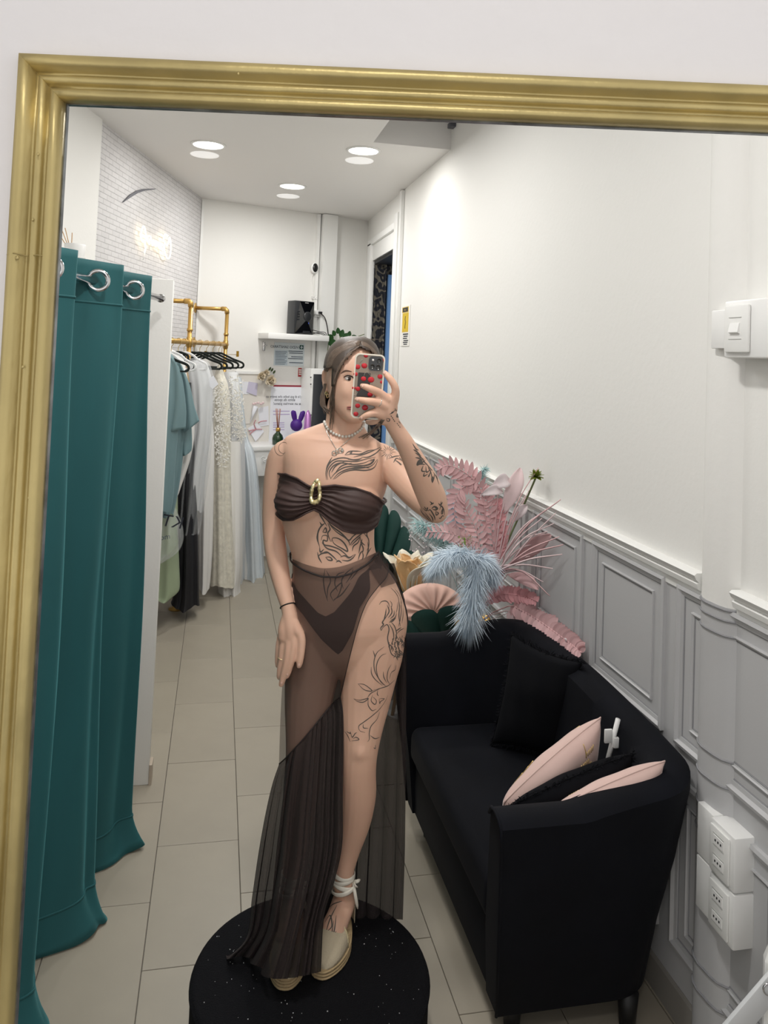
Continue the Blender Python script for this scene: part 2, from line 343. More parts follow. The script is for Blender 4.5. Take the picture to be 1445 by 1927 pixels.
# ---------------------------------------------------------------- ceiling downlights, their mirror ghosts, added fill lamps
mat('lamp_glow', 'fffdf6', .5, emit=9); mat('disc_white', 'f4f3f1', .5); mat('lamp_ghost_glow', 'f6f5f3', .5, emit=.35)
def downlight(P, label, k=1, r=.098):
    t = thing('ceiling_downlight', label, 'ceiling light', P, 'lit round downlights in the ceiling')
    b = MB(); b.lathe([(r+.016, 0), (r+.014, -.006), (r, -.008), (r-.002, -.004), (r-.002, .0)], P, 32); b.build('trim_ring', MATS['white_trim'], t)
    b = MB(); b.lathe([(r-.002, -.003), (.001, -.0035)], P, 32); b.build('lit_diffuser', MATS['lamp_glow'], t, smooth=False)
    lamp((P.x, P.y, P.z-.012), POW*k, r)
POW = 7.5
for (x, y), l, k in (((392, 272), 'lit round ceiling downlight nearest the curtain side', .32), ((684, 283), 'lit round ceiling downlight beside the ceiling recess', .95), ((550, 350), 'lit round ceiling downlight farthest back', 2.0)):
    downlight(onz(x, y, CZ), l, k)
for (x, y), l in (((385, 291), 'dimmer pale ceiling disc just behind the left downlight'), ((676, 302), 'dimmer pale ceiling disc just behind the right downlight'), ((542, 369), 'dimmer pale ceiling disc just behind the far downlight')):  # not real ceiling parts: mirror ghosts of the downlights, built as dim discs
    P = onz(x, y, CZ); b = MB(); b.lathe([(.098, 0), (.096, -.003), (.001, -.004)], P, 32); tag(b.build('lamp_ghost_disc', MATS['lamp_ghost_glow'], base=P, smooth=False), l, 'ceiling disc', 'pale discs paired with the downlights')  # ghost reflections of the lamps, added as faintly glowing discs on the ceiling
for x, y, k in ((.35, 4.1, 1.0), (.4, 3.5, 1.0), (.12, 1.45, 2.35), (.2, 2.75, .5), (.0, -.25, 1.1)):  # added fill lamps without fittings, to brighten the person and walls
    lamp((x, y, CZ-.012), POW*k)
# ---------------------------------------------------------------- curtain, rod, partition
mat('teal_velvet', '1d5a5e', .75, sheen=.5, bump=.25, bscale=18, var=.16, vscale=5, bdist=.004, stretch=(1, 1, .25))
RZ = 2.09
rod_a, rod_b = onz(150, 522, RZ), onz(262, 551, RZ); RD = (rod_b-rod_a); RD.z = 0; RD.normalize(); RN = Vector((RD.y, -RD.x, 0))
rod = thing('curtain_rod', 'chrome curtain rod threaded through the teal curtain eyelets', 'rod', rod_b+RD*.12)
b = MB(); b.tube([rod_b+RD*.3, rod_a-RD*1.2], .014, 14); b.build('tube', MATS['chrome'], rod)
b = MB(); q = rod_b+RD*.3; b.tube([q, q-RD*.012], .018, 16); b.build('end_flange', MATS['chrome'], rod)
b = MB(); pe = rod_b+RD*.3; b.box((pe.x-.53, pe.y+.035+.12, 1.092), (1.14, .06, 2.184)); part = struct(b, 'wall_partition', MATS['white_paint'], smooth=True, bevel=.004)
mat('skirting_beige', 'b8ab9b', .6)
b = MB(); b.bx((pe.x+.04, pe.y+.12, 0), (pe.x+.052, pe.y+.19, .085)); struct(b, 'baseboard_partition', MATS['skirting_beige'], smooth=False)
def s_at(x_):
    lo, hi = -1.0, 1.2
    for _ in range(40):
        m_ = (lo+hi)/2
        if px(rod_a+RD*m_)[0] < x_: lo = m_
        else: hi = m_
    return lo
S1, S2 = s_at(178), s_at(246); PERIOD = S2-S1
curtain = thing('curtain', 'long teal velvet eyelet curtain pooling on the tiled floor', 'curtain', rod_b-RD*.8-UZ*RZ)
TOP = RZ+.062
def cpt(u, v):
    s = -1.05+u*(S2+PERIOD*.42+1.05); z = TOP*(1-v)+.004
    ph = (s-S1)/PERIOD*2*pi; A = .042+.022*v**1.4
    off = A*sin(ph)+.012*v*sin(ph*2.3+1.0)+.008*sin(7*v+ph*.5)+.011*sin(ph*3.1+.8)*(.12+.88*v)*min(1, v*6)
    sp = s+.02*sin(ph*2)*(1-.3*v)
    P = rod_a+RD*sp+RN*(off+.012-.01*v)
    P.z = z
    if v > .93: k = (v-.93)/.07; P += RN*(.05*k*k*(.6+.5*sin(ph*1.0))); P.z = max(.006, z+.012*sin(ph*1.7)*k)
    P += RD*(-.10*v*v*(1-u))
    return P
b = MB(); b.grid(cpt, 260, 90); b.build('cloth', MATS['teal_velvet'], curtain, thick=.003)
for k in range(5):
    s = S1+PERIOD*(k-3)
    ax = (RD*-.95+RN*.31).normalized(); P = rod_a+RD*s+RN*.012+ax*.036; P.z = RZ
    nn = ax; a1 = UZ; a2 = nn.cross(UZ)
    b = MB(); b.tube([P+a1*(.031*cos(t*pi/12))+a2*(.031*sin(t*pi/12)) for t in range(24)], .0075, 8, closed=True, flat=1.0); b.build('eyelet_ring', MATS['chrome'], curtain)
b = MB(); b.grid(lambda u, v: cpt(u, .062+v*.003)+RN*.003, 200, 2); b.build('header_seam', MATS['teal_velvet'], curtain, thick=.002)
b = MB(); b.grid(lambda u, v: cpt(u, .945+v*.003)+RN*.003, 200, 2); b.build('hem_seam', MATS['teal_velvet'], curtain, thick=.002)
# reed diffuser on a small wall shelf above the curtain
P = ony(140, 486, 3.85)
sh = MB(); sh.bx((P.x-.3, P.y-.07, P.z-.03), (P.x+.06, P.y+.07, P.z-.002)); tag(sh.build('wall_shelf', MATS['white_gloss'], smooth=False), 'small white shelf behind the curtain top by the white pier', 'shelf')
df = thing('reed_diffuser', 'white reed diffuser cup showing above the teal curtain', 'diffuser', P)
b = MB(); b.lathe([(.035, 0), (.042, .005), (.048, .06), (.046, .066), (.04, .064), (.036, .02), (.001, .018)], P, 24); b.build('cup', MATS['white_gloss'], df)
mat('reed', 'c49a63', .8)
for dx, dz, dd in ((-.05, .10, 0), (-.02, .12, .01), (-.03, .11, -.02), (.012, .1, .01)):
    b = MB(); b.tube([P+Vector((-.015, 0, .02)), P+Vector((-.03+dx, dd, .02+dz))], .0018, 6); b.build('reed', MATS['reed'], df)

# ---------------------------------------------------------------- sofa
mat('black_velvet', '080a12', .85, sheen=.12, bump=.2, bscale=25, bdist=.002, var=.3, vscale=6, spec=.2)
mat('black_leg', '07070a', .5)
SX0, SX1, SY0, SY1 = .825, 1.325, 2.085, 3.12                          # foot outline of the shell
sofa = thing('sofa', 'low black velvet tub sofa with curved back against the panelled wall', 'sofa', ((SX0+SX1)/2, (SY0+SY1)/2, 0))
def plan(t, o, fl):                                                 # U path: near arm front -> back -> far arm front ; o = outward offset, fl flare
    x0, x1, y0, y1, r = SX0-fl*.4, SX1+o+min(fl*.3, .03), SY0-fl-o, SY1+fl+o, .15
    segs = [(x0, y0), (x1-r, y0), (x1, y0+r), (x1, y1-r), (x1-r, y1), (x0, y1)]
    L1 = x1-r-x0; L2 = r*pi/2; L3 = y1-y0-2*r; tot = 2*L1+2*L2+L3; d = t*tot
    if d < L1: return (x0+d, y0)
    d -= L1
    if d < L2: a = d/r; return (x1-r+r*sin(a), y0+r-r*cos(a))
    d -= L2
    if d < L3: return (x1, y0+r+d)
    d -= L3
    if d < L2: a = d/r; return (x1-r+r*cos(a), y1-r+r*sin(a))
    d -= L2
    return (x1-r-d, y1)
rings = []; NT = 96
for i in range(NT+1):
    t = i/NT; top = .715+.105*(sin(pi*min(1, max(0, (t-.10)/.8)))**.8 if .1 < t < .9 else 0)
    e = 1 if 0 < i < NT else .0
    R = []
    th = .105 if .25 < t < .75 else .095
    for o, z, fl in ((-.005, .09, 0), (0, .10, .005), (0, .3, .045), (0, .5, .10), (0, top-.05, .165), (-.004, top-.018, .175), (-.022, top-.002, .175), (-.05, top+.003, .17), (-.08, top-.006, .165), (-th, top-.035, .155), (-th-.01, .5, .10), (-th-.02, .3, .05), (-th, .1, .01)):
        x, y = plan(t, o, fl); R.append((x, y, z))
    rings.append(R)
b = MB(); b.loft(rings); b.build('arm_and_back_shell', MATS['black_velvet'], sofa, smooth='auto')
for yy, t in ((SY0, 0), (SY1, 1)):
    b = MB(); R = rings[0] if t == 0 else rings[-1]; b.tube([Vector(p)+Vector((-.004, 0, 0)) for p in R[1:10]], .0045, 6); b.build('arm_front_piping', MATS['black_velvet'], sofa)
b = MB(); b.bx((SX0+.005, SY0+.06, .09), (SX1-.05, SY1-.06, .30)); b.build('base', MATS['black_velvet'], sofa, bevel=.012)
def seat(u, v):
    x = -1+2*u; y = -1+2*v; ed = (1-abs(x)**6)*(1-abs(y)**8)
    return None
b = MB(); b.box(((SX0+SX1)/2-.03, (SY0+SY1)/2, .36), (SX1-SX0-.02, SY1-SY0-.10, .135)); b.build('seat_cushion', MATS['black_velvet'], sofa, bevel=.04, seg=5)
for x, y in ((SX0+.07, SY0+.07), (SX1-.10, SY0+.02), (SX0+.07, SY1-.07), (SX1-.1, SY1-.02)):
    b = MB(); b.lathe([(.022, 0), (.03, .1)], (x, y, 0), 12); b.build('leg', MATS['black_leg'], sofa)

def cushion(name, label, C, t, m, fringe=0, seam=True, group=None, edge=.10, sag=0):
    # C = four corners BL, BR, TR, TL
    C = [Vector(c) for c in C]; n = (C[1]-C[0]).cross(C[3]-C[0]).normalized(); root = thing(name, label, 'cushion', min(C, key=lambda c: c.z), group)
    def P(u, v, s):
        x, y = 2*u-1, 2*v-1; uu = .5+.5*x*(1-edge*(1-y*y)); vv = .5+.5*y*(1-edge*(1-x*x))
        q = C[0]*(1-uu)*(1-vv)+C[1]*uu*(1-vv)+C[2]*uu*vv+C[3]*(1-uu)*vv
        h = t*max(0, (1-x*x))**.42*max(0, (1-y*y))**.42*(1+.04*sin(9*x+3*y)+.05*sin(7*y))
        return q+n*(s*h)-UZ*sag*(1-x*x)*(1-y*y)
    b = MB()
    for s in (1, -1): b.grid(lambda u, v: P(u, v, s), 31, 31)
    bm = bmesh.new(); vs_ = [bm.verts.new(p) for p in b.v]; [bm.faces.new([vs_[i] for i in f]) for f in b.f]
    bmesh.ops.remove_doubles(bm, verts=bm.verts, dist=1e-5); b2 = MB(); bm.verts.index_update(); b2.add([v.co.copy() for v in bm.verts], [tuple(v.index for v in f.verts) for f in bm.faces]); bm.free()
    b2.build('cover', m, root)
    loop = [P(i/40, 0, 0) for i in range(40)]+[P(1, i/40, 0) for i in range(40)]+[P(1-i/40, 1, 0) for i in range(40)]+[P(0, 1-i/40, 0) for i in range(40)]
    if seam: k = MB(); k.tube(loop, .0022, 6, closed=True); k.build('piping', m, root)
    if fringe:
        f = MB(); c0 = sum(C, Vector())/4; R = random.Random(name+label)
        for p in loop:
            for q in range(4):
                o = (p-c0).normalized(); d = (o+Vector((R.uniform(-.7, .7), R.uniform(-.7, .7), R.uniform(-.7, .7)))).normalized(); L = fringe*R.uniform(.5, 1.2); s = p+Vector((R.uniform(-.004, .004),)*3)
                e = s+d*L; w = d.orthogonal().normalized()*.0022
                f.add([s-w, s+w, s+d*L*.6+w+UZ*-.002, e-UZ*.004], [(0, 1, 2), (0, 2, 3)])
        tag(f.build('fringe', m, root, smooth=False), kind='stuff')
    return root, P
mat('black_cloth', '0a0b10', .95, sheen=.08, bump=.2, bscale=40, spec=.2)
mat('pink_velvet', 'dcbdb4', .8, sheen=.35, bump=.15, bscale=30, bdist=.002)
mat('gold_thread', 'd9bd7c', .35, metal=.6)
cushion('cushion', 'large black fringed cushion leaning upright against the far sofa corner', [onz(925, 1400, .435), onz(1062, 1432, .435)+Vector((-.02, 0, 0)), ony(1096, 1246, 2.56), ony(962, 1192, 2.92)], .06, MATS['black_cloth'], fringe=.022)
def gold_lines(root, P, s, seed, n=26):
    R = random.Random(seed); b = MB()
    for k in range(n):
        u, v = R.uniform(.1, .85), R.uniform(.15, .85); d = R.choice(((.12, 0), (0, .13), (.09, .1), (.1, -.09)))
        pts = [P(min(.97, max(.03, u+d[0]*i/5)), min(.97, max(.03, v+d[1]*i/5)), s*1.05) for i in range(6)]
        b.tube(pts, .0013, 4)
        if k % 3 == 0:
            for j in range(5): b.tube([P(min(.97, u+.02*j), v, s*1.02), P(min(.97, u+.02*j+.015), min(.97, v+.05), s*1.02)], .0012, 4)
    tag(b.build('gold_embroidery', MATS['gold_thread'], root), kind='stuff')
r, P = cushion('cushion', 'dusty pink cushion with gold lines, standing tallest beside the white clip', [ony(950, 1514, 2.14)+Vector((.09, .10, -.20)), ony(1130, 1348, 2.16)+Vector((-.02, .12, -.30)), ony(1130, 1350, 2.16), ony(948, 1510, 2.14)], .065, MATS['pink_velvet'], edge=-.10); gold_lines(r, P, 1, 3); gold_lines(r, P, -1, 4)
r, P = cushion('cushion', 'black fringed cushion lying between the two pink cushions', [ony(966, 1512, 2.08)+Vector((.07, .09, -.2)), ony(1190, 1412, 2.08)+Vector((-.04, .10, -.26)), ony(1190, 1418, 2.08), ony(962, 1516, 2.08)], .055, MATS['black_cloth'], fringe=.016, edge=-.08)
r, P = cushion('cushion', 'dusty pink cushion with gold lines leaning on the near sofa arm', [ony(1044, 1522, 2.0)+Vector((0, .08, -.22)), ony(1251, 1432, 1.985)+Vector((-.05, .11, -.24)), ony(1251, 1432, 1.985), ony(1044, 1522, 2.0)], .055, MATS['pink_velvet'], edge=-.08); gold_lines(r, P, 1, 5); gold_lines(r, P, -1, 6)
# white hanger clip stuck between the cushions
a, c = ony(1163, 1353, 2.24), ony(1138, 1425, 2.26); cl = thing('hanger_clip', 'white plastic clip hanger bar poking up between the sofa cushions', 'clip', c-UZ*.05)
b = MB(); b.tube([a, c-UZ*.05], .0075, 10); b.build('bar', MATS['white_gloss'], cl)
m_ = a.lerp(c, .48); b = MB(); b.box(m_+Vector((-.015, -.006, .008)), (.026, .008, .042)); b.box(m_+Vector((.012, -.008, -.012)), (.022, .012, .032)); b.build('clip', MATS['white_gloss'], cl, bevel=.003)

# ---------------------------------------------------------------- green shell chairs, pleated cushion, paper flower
mat('green_velvet', '0b3a34', .75, sheen=.4, bump=.15, bscale=30)
mat('green_dark', '072a26', .8)
def shell_chair(label, base, ang, H, wid, n=7):
    t = thing('shell_chair', label, 'armchair', base, 'green velvet shell chairs by the panelled wall'); base = Vector(base)
    F = Vector((sin(ang), cos(ang), 0)); S = Vector((cos(ang), -sin(ang), 0))     # F points to the chair's front
    for k in range(n):                                              # fan lobes of the back
        a0 = -1.25+2.5*k/n; a1 = a0+2.5/n
        def lobe(u, v, side):
            a = a0+(a1-a0)*u; w = sin(pi*u)**.5
            r = (H-.42)*(.90+.11*w-.16*abs(a)**1.6*.5)
            rr = .06+(r-.06)*v; x = sin(a)*rr*wid; z = .42+cos(a)*rr*(1 if abs(a) < 1.2 else .9)
            curl = .30*(abs(sin(a))**2)*v*.9
            return base+S*x+F*(-.20+curl+side*((.008+.026*w)*sin(pi*min(1, v*.98+.02))**.6)-.10*v)+UZ*z
        b = MB()
        for sd in (1, -1): b.grid(lambda u, v: lobe(u, v, sd), 11, 14)
        b.build('back_lobe', MATS['green_velvet'], t)
    b = MB(); b.lathe([(.20, .28), (.27, .30), (.285, .36), (.27, .43), (.2, .45), (.001, .455)], base, 32); b.build('seat', MATS['green_velvet'], t)
    for sx, sy in ((.17, .15), (-.17, .15), (.15, -.15), (-.15, -.15)):
        q = base+S*sx+F*sy; b = MB(); b.tube([q+UZ*.3, q+S*sx*.25], [.014, .009], 10); b.build('leg', MATS['gold_pipe'], t)
    return t
q = ony(838, 1300, 3.85); shell_chair('green velvet shell armchair right behind the sofa, its back turned', (1.16, 3.88, 0), .12, .72, 1.0, 5)
shell_chair('green velvet shell armchair with fanned back, farther along the wall', (.99, 4.66, 0), pi+.25, .93, .55)
mat('pink_pleat', 'e3b8a8', .7, sheen=.3)
Pc = ony(812, 1150, 3.82); pc = thing('round_cushion', 'round pink pleated cushion resting on the green shell chair', 'cushion', (Pc.x, 3.82, .46))
def pleat(u, v, s):
    a = 2*pi*u; r = v; h = .055*(1-r**3)**.5*(1-.55*exp(-(r/.14)**2)); fold = .006*sin(a*18)*min(1, r*3)*(1-r**6)
    c0 = Vector((Pc.x, 3.82, .60)); X = Vector((1, 0, 0)); Yv = Vector((0, .42, .9)).normalized(); Nn = X.cross(Yv)
    return c0+X*(.195*r*cos(a))+Yv*(.155*r*sin(a))-Nn*(-s)*(h+fold*1)
b = MB()
for s in (1, -1): b.grid(lambda u, v: pleat(u, max(.01, v), s), 144, 12, closeu=True)
b.build('pleated_cover', MATS['pink_pleat'], pc)
b = MB(); q = pleat(0, .01, 1); b.ball(q, .012, 10, 6); b.build('centre_button', MATS['pink_pleat'], pc)
mat('petal_peach', 'f3c893', .7); mat('petal_cream', 'f0ead8', .7)
fb = ony(772, 1100, 4.12); fl = thing('giant_flower', 'giant peach and cream foam flower standing by the green chair', 'flower', (fb.x, 4.12, 0))
b = MB(); b.tube([(fb.x, 4.12, 0), (fb.x, 4.12, .7)], .012, 8); b.build('stem', MATS['reed'], fl)
b = MB(); b.lathe([(.12, 0), (.12, .012), (.001, .014)], (fb.x, 4.12, 0), 20); b.build('foot', MATS['white_gloss'], fl)
R = random.Random(5)
for k in range(11):
    a = k*2.4; tilt = .06+.05*k; L = .19+.003*k; cc = Vector((fb.x, 4.12, .63))
    def petal(u, v):
        w = (sin(pi*min(.96, max(.06, v*.86+.1)))**.7)*.075*(1+.08*sin(6*v+k)); x = (u-.5)*2*w
        rad = .02+L*v*sin(tilt)+.03*v*v*v; z = L*v*cos(tilt)*1.15-.05*(v**4)+.02*cos((u-.5)*2.6)*v+.006*sin(9*u+k)*v
        rad += -.05*((u-.5)*2)**2*v*.5
        return cc+Vector((cos(a)*rad-sin(a)*x, sin(a)*rad+cos(a)*x, z))
    b = MB(); b.grid(petal, 12, 12); b.build('petal', MATS['petal_peach' if k % 3 else 'petal_cream'] if cos(a) < .35 else MATS['petal_cream'], fl, thick=.004)
# ---------------------------------------------------------------- tall vase and artificial flowers behind the sofa
mat('vase_gold', '9c7a2e', .3, metal=.85); VB = Vector((1.185, 3.46, 0))
b = MB(); b.lathe([(.075, 0), (.085, .01), (.055, .08), (.045, .25), (.05, .45), (.07, .60), (.085, .70), (.08, .705), (.062, .6), (.001, .58)], VB, 28); vase = tag(b.build('vase', MATS['vase_gold'], base=VB), 'tall gold floor vase holding the pink and blue artificial bouquet', 'vase')
MOUTH = VB+UZ*.66
def B(x, y, Y=3.3):
    P = ony(x, y, Y)
    return onx(x, y, 1.335) if P.x > 1.335 else P
mat('stem_green', '6f7a52', .7); mat('pink_a', 'd9aeb0', .75); mat('pink_b', 'e2b9ba', .75); mat('pink_pale', 'ecd3d4', .75); mat('salmon', 'e6a9ad', .75); mat('petal_white', 'efe2e4', .75); mat('succulent', '7d8a2c', .6); mat('mint', 'b5d3d3', .85); mat('blue_fluff', 'e2f0fb', .9); mat('blue_film', 'cfe6f2', .4)
LEAF = {}
def leafmesh(m, kind='leaf'):
    if (m, kind) in LEAF: return LEAF[(m, kind)]
    vs, fs = [], []
    prof = [(0, .06), (.2, .16), (.45, .2), (.7, .16), (.9, .08), (1, .01)] if kind == 'leaf' else [(0, .05), (.3, .07), (.6, .06), (1, .01)]
    for v, w in prof:
        for u in (-1, 0, 1): vs.append((u*w, v, (.05*abs(u)-.25*v*v*.5)))
    for i in range(len(prof)-1):
        for j in range(2): a = i*3+j; fs.append((a, a+1, a+4, a+3))
    me = bpy.data.meshes.new('leaflet'); me.from_pydata(vs, [], fs); me.materials.append(MATS[m])
    for p in me.polygons: p.use_smooth = True
    LEAF[(m, kind)] = me; return me
def put_leaf(me, parent, P, d, n, L, name='leaflet', wid=1):
    o = bpy.data.objects.new(name, me); COL.objects.link(o); o.parent = parent; d = d.normalized(); x = d.cross(n)
    x = x.normalized() if x.length > 1e-5 else d.orthogonal().normalized(); z = x.cross(d)
    M = Matrix((( x.x*wid, d.x, z.x, 0), (x.y*wid, d.y, z.y, 0), (x.z*wid, d.z, z.z, 0), (0, 0, 0, 1)))
    o.matrix_local = Matrix.Translation(P-ORG[parent]) @ M @ Matrix.Diagonal((L, L, L, 1)); return o
FG = 'artificial stems in the gold vase'
def frond(name, label, pts, m, n, L, taper=True, ang=.9, wid=1, both=True, seed=1, cat='artificial frond'):
    R = random.Random(seed); W_ = [B(*p) for p in pts]; root = thing(name, label, cat, MOUTH, FG)
    C = [Vector(p) for p in cr([tuple(p) for p in W_], 30)]
    st = [MOUTH, MOUTH.lerp(C[0], .6)+Vector((0, -.02, .03))]+C
    b = MB(); b.tube([Vector(p) for p in cr([tuple(p) for p in st], 40)], .0028, 6); b.build('stalk', MATS[m], root)
    me = leafmesh(m)
    for k in range(n):
        t = k/(n-1); i = t*28; j = int(i); P = C[j].lerp(C[j+1], i-j); T = (C[min(29, j+1)]-C[j]).normalized()
        vw = (P-CAM).normalized(); side = T.cross(vw).normalized(); s = 1 if k % 2 else -1
        if not both: s = 1
        l = L*(.55+.45*sin(pi*(.15+.85*t))) if taper else L
        d = side*s*cos(ang*.6)+T*sin(ang*.6)-vw*R.uniform(-.35, .35)
        put_leaf(me, root, P, d, -vw+Vector((R.uniform(-.4, .4), 0, R.uniform(-.4, .4))), l*R.uniform(.85, 1.1), wid=wid)
    return root
frond('fern_frond', 'pink fern frond arching highest over the bouquet, by the lifted elbow', [(915, 985), (905, 925), (880, 893), (845, 876), (822, 886)], 'pink_a', 34, .062, seed=1)
frond('fern_frond', 'pink fern frond drooping down the middle of the bouquet', [(900, 905), (868, 920), (855, 955), (862, 1000), (885, 1030)], 'pink_a', 34, .055, seed=2)
frond('fern_frond', 'pink fern frond reaching left, tip pointing below the elbow', [(895, 1035), (868, 1012), (838, 1002), (802, 1001)], 'pink_b', 26, .05, seed=3)
frond('fern_frond', 'dusky pink fern frond upright between the arching frond and green succulent', [(930, 1050), (925, 1000), (918, 950), (905, 912)], 'pink_a', 28, .06, seed=4)
frond('fern_frond', 'pink fern frond curling over the bouquet centre', [(905, 1045), (897, 1000), (880, 965), (862, 935)], 'pink_b', 26, .05, seed=5)
frond('flower_spike', 'salmon pink flower spike standing upright in the bouquet', [(938, 1050), (942, 1010), (940, 960), (935, 942)], 'salmon', 34, .04, wid=1.5, seed=6, cat='artificial flower')
frond('flower_spike', 'salmon pink flower spike lying sideways above the black cushion', [(918, 1130), (945, 1118), (985, 1122), (1012, 1132)], 'salmon', 40, .042, wid=1.5, seed=7, cat='artificial flower')
frond('flower_spike', 'pale pink flower spray trailing down onto the black cushion', [(965, 1140), (1005, 1162), (1045, 1190), (1078, 1215), (1094, 1228)], 'pink_b', 60, .055, wid=1.5, seed=8, cat='artificial flower')
frond('flower_spike', 'pink flower spray hanging behind the trailing spray', [(960, 1150), (985, 1175), (1020, 1200), (1060, 1225)], 'pink_pale', 40, .05, wid=1.5, seed=9, cat='artificial flower')
# white coral-like twig at the tip of the trailing spray
tw = thing('white_twig', 'white branching twig spread over the black cushion edge', 'artificial flower', MOUTH, FG); c0 = B(1062, 1215)
for q in ((1015, 1228), (1022, 1240), (1035, 1243), (1030, 1222), (1050, 1243), (1068, 1240), (1040, 1232), (1075, 1236), (1045, 1210), (1060, 1196)):
    e = B(*q)+Vector((-.01, -.03, 0)); mdl = c0.lerp(e, .55)+Vector((0, -.015, .012)); b = MB(); b.tube(cr([tuple(c0), tuple(mdl), tuple(e)], 8), [.002, .0022, .003, .0035, .004, .004, .003, .0012], 6); b.build('twig', MATS['petal_white'], tw)
b = MB(); b.tube(cr([tuple(MOUTH), tuple(B(985, 1150)), tuple(c0)], 16), .002, 6); b.build('stalk', MATS['petal_white'], tw)
# thin curving grass blades and broad leaves to the right
gr = thing('grass_spray', 'spray of thin pale pink grass blades fanning out right of the bouquet', 'artificial grass', MOUTH, FG); R = random.Random(11)
tips = [(1013, 880), (1000, 915), (1035, 955), (1055, 940), (1042, 985), (1030, 1000), (1052, 1010), (1058, 1043), (1040, 1070), (1035, 1122), (1022, 1095), (1015, 1020), (990, 935), (975, 905), (960, 920), (940, 900), (1046, 965), (1020, 975), (1060, 1025), (1005, 1045)]
for k, q in enumerate(tips):
    e = B(*q); s = B(925+R.uniform(-4, 8), 1085+R.uniform(-15, 25)); m1 = s.lerp(e, .5)+UZ*(.03+.05*R.random())+Vector((-.01, -.02, 0))
    pts = cr([tuple(MOUTH), tuple(s), tuple(m1), tuple(e)], 22); b = MB(); b.tube(pts, [.002+.0022*sin(pi*i/21) for i in range(22)], 4, flat=.35); b.build('blade', MATS['pink_pale' if k % 3 else 'pink_b'], gr)
for k, (q0, q1, w, m) in enumerate((((945, 965), (978, 880), 16, 'pink_pale'), ((925, 915), (960, 905), 14, 'petal_white'), ((960, 1060), (1035, 1005), 15, 'pink_b'), ((955, 1080), (1012, 1108), 12, 'pink_b'), ((905, 930), (945, 925), 10, 'petal_white'), ((955, 985), (990, 950), 10, 'petal_white'))):
    a, e = B(*q0), B(*q1); d = e-a; side = d.cross((a-CAM)).normalized(); w *= .0022
    def blade(u, v): return a+d*v+side*((u-.5)*2*w*sin(pi*min(.98, v*.95+.03))**.8)+Vector((0, -.03*sin(pi*v)-.02*abs(u-.5), .02*sin(pi*v)))
    b = MB(); b.grid(blade, 7, 14); o = thing('broad_leaf', ['pale pink broad leaf rising beside the green succulent', 'white broad leaf resting on the rail behind the frond', 'pink broad leaf pointing right over the grass blades', 'pink broad leaf dipping right below the grass blades', 'white leaf tip touching the dado rail', 'white leaf tucked beside the succulent stem'][k], 'artificial leaf', MOUTH, FG)
    b.build('blade', MATS[m], o, thick=.0015); b = MB(); b.tube(cr([tuple(MOUTH), tuple(MOUTH.lerp(a, .5)+Vector((0, -.02, .02))), tuple(a)], 12), .0022, 6); b.build('stalk', MATS[m], o)
# green succulent on a stem
su = thing('succulent_stem', 'green succulent rosette on a long stem against the white wall', 'artificial flower', MOUTH, FG)
h = B(1009, 897); b = MB(); b.tube(cr([tuple(MOUTH), tuple(B(955, 1020)), tuple(B(975, 975)), tuple(h)], 24), .0045, 8); b.build('stalk', MATS['stem_green'], su)
me = leafmesh('succulent'); R = random.Random(2)
for k in range(26):
    a = k*2.4; t = k/26; d = Vector((cos(a)*(.3+t), sin(a)*(.3+t), 1.05-t*1.5)); put_leaf(me, su, h, d, UZ, .034, wid=1.7)
# blue pampas plumes
def plume(label, pts, L, n, m='blue_fluff', seed=1, up=0):
    R = random.Random(seed); C = [Vector(p) for p in cr([tuple(B(*p)) for p in pts], 26)]; t = thing('pampas_plume', label, 'artificial plume', MOUTH, FG)
    b = MB(); b.tube(cr([tuple(MOUTH), tuple(MOUTH.lerp(C[0], .6)+Vector((-.01, -.03, .05))), *[tuple(c) for c in C[::5]]], 30), .003, 6); b.build('stalk', MATS[m], t)
    f = MB()
    for k in range(n):
        i = R.random()*24.5; j = int(i); P = C[j].lerp(C[j+1], i-j); T = (C[j+1]-C[j]).normalized()
        d = (T*.75+Vector((R.gauss(0, .5), R.gauss(0, .5), R.gauss(0, .35)-.35))).normalized(); l = L*R.uniform(.45, 1.15); w = d.orthogonal().normalized()*.0014
        mid = P+d*l*.55; e = P+d*l-UZ*(l*.18); f.add([P-w, P+w, mid+w, mid-w, e], [(0, 1, 2, 3), (3, 2, 4)])
    tag(f.build('fluff', MATS[m], t, smooth=False), kind='stuff'); return t
plume('pale blue pampas plume falling down the front of the vase', [(905, 1050, 3.22), (895, 1085, 3.2), (890, 1130, 3.18), (882, 1170, 3.18)], .105, 4200, seed=1)
plume('pale blue pampas plume bending left over the pink cushion', [(900, 1052, 3.22), (870, 1040, 3.2), (840, 1045, 3.2), (822, 1062, 3.2)], .085, 3200, seed=2)
plume('pale blue pampas plume bending right under the fern fronds', [(895, 1055, 3.22), (910, 1052, 3.2), (922, 1065, 3.2), (925, 1080, 3.2)], .08, 2000, seed=3)
plume('faint mint feather plume at the left side of the bouquet', [(865, 1050, 3.4), (840, 1020, 3.42), (815, 1000, 3.42), (790, 985, 3.42)], .07, 900, 'mint', seed=4)
plume('pale blue plume peeking out behind the elbow', [(880, 1020, 3.45), (862, 985, 3.45), (850, 955, 3.45), (842, 935, 3.45)], .055, 800, 'blue_fluff', seed=5)
plume('small mint feather tip rising behind the arching pink frond', [(915, 930, 3.5), (910, 905, 3.5), (908, 890, 3.5), (912, 882, 3.5)], .04, 300, 'mint', seed=6)
bb = thing('babys_breath', 'tiny white blossom sprig beside the green chair back', 'artificial flower', MOUTH, FG); R = random.Random(9)
for k in range(26):
    q = B(778+R.uniform(-8, 40), 985+R.uniform(0, 60), 3.4); b = MB(); b.ball(q, .004, 6, 4); b.build('blossom', MATS['petal_white'], bb)
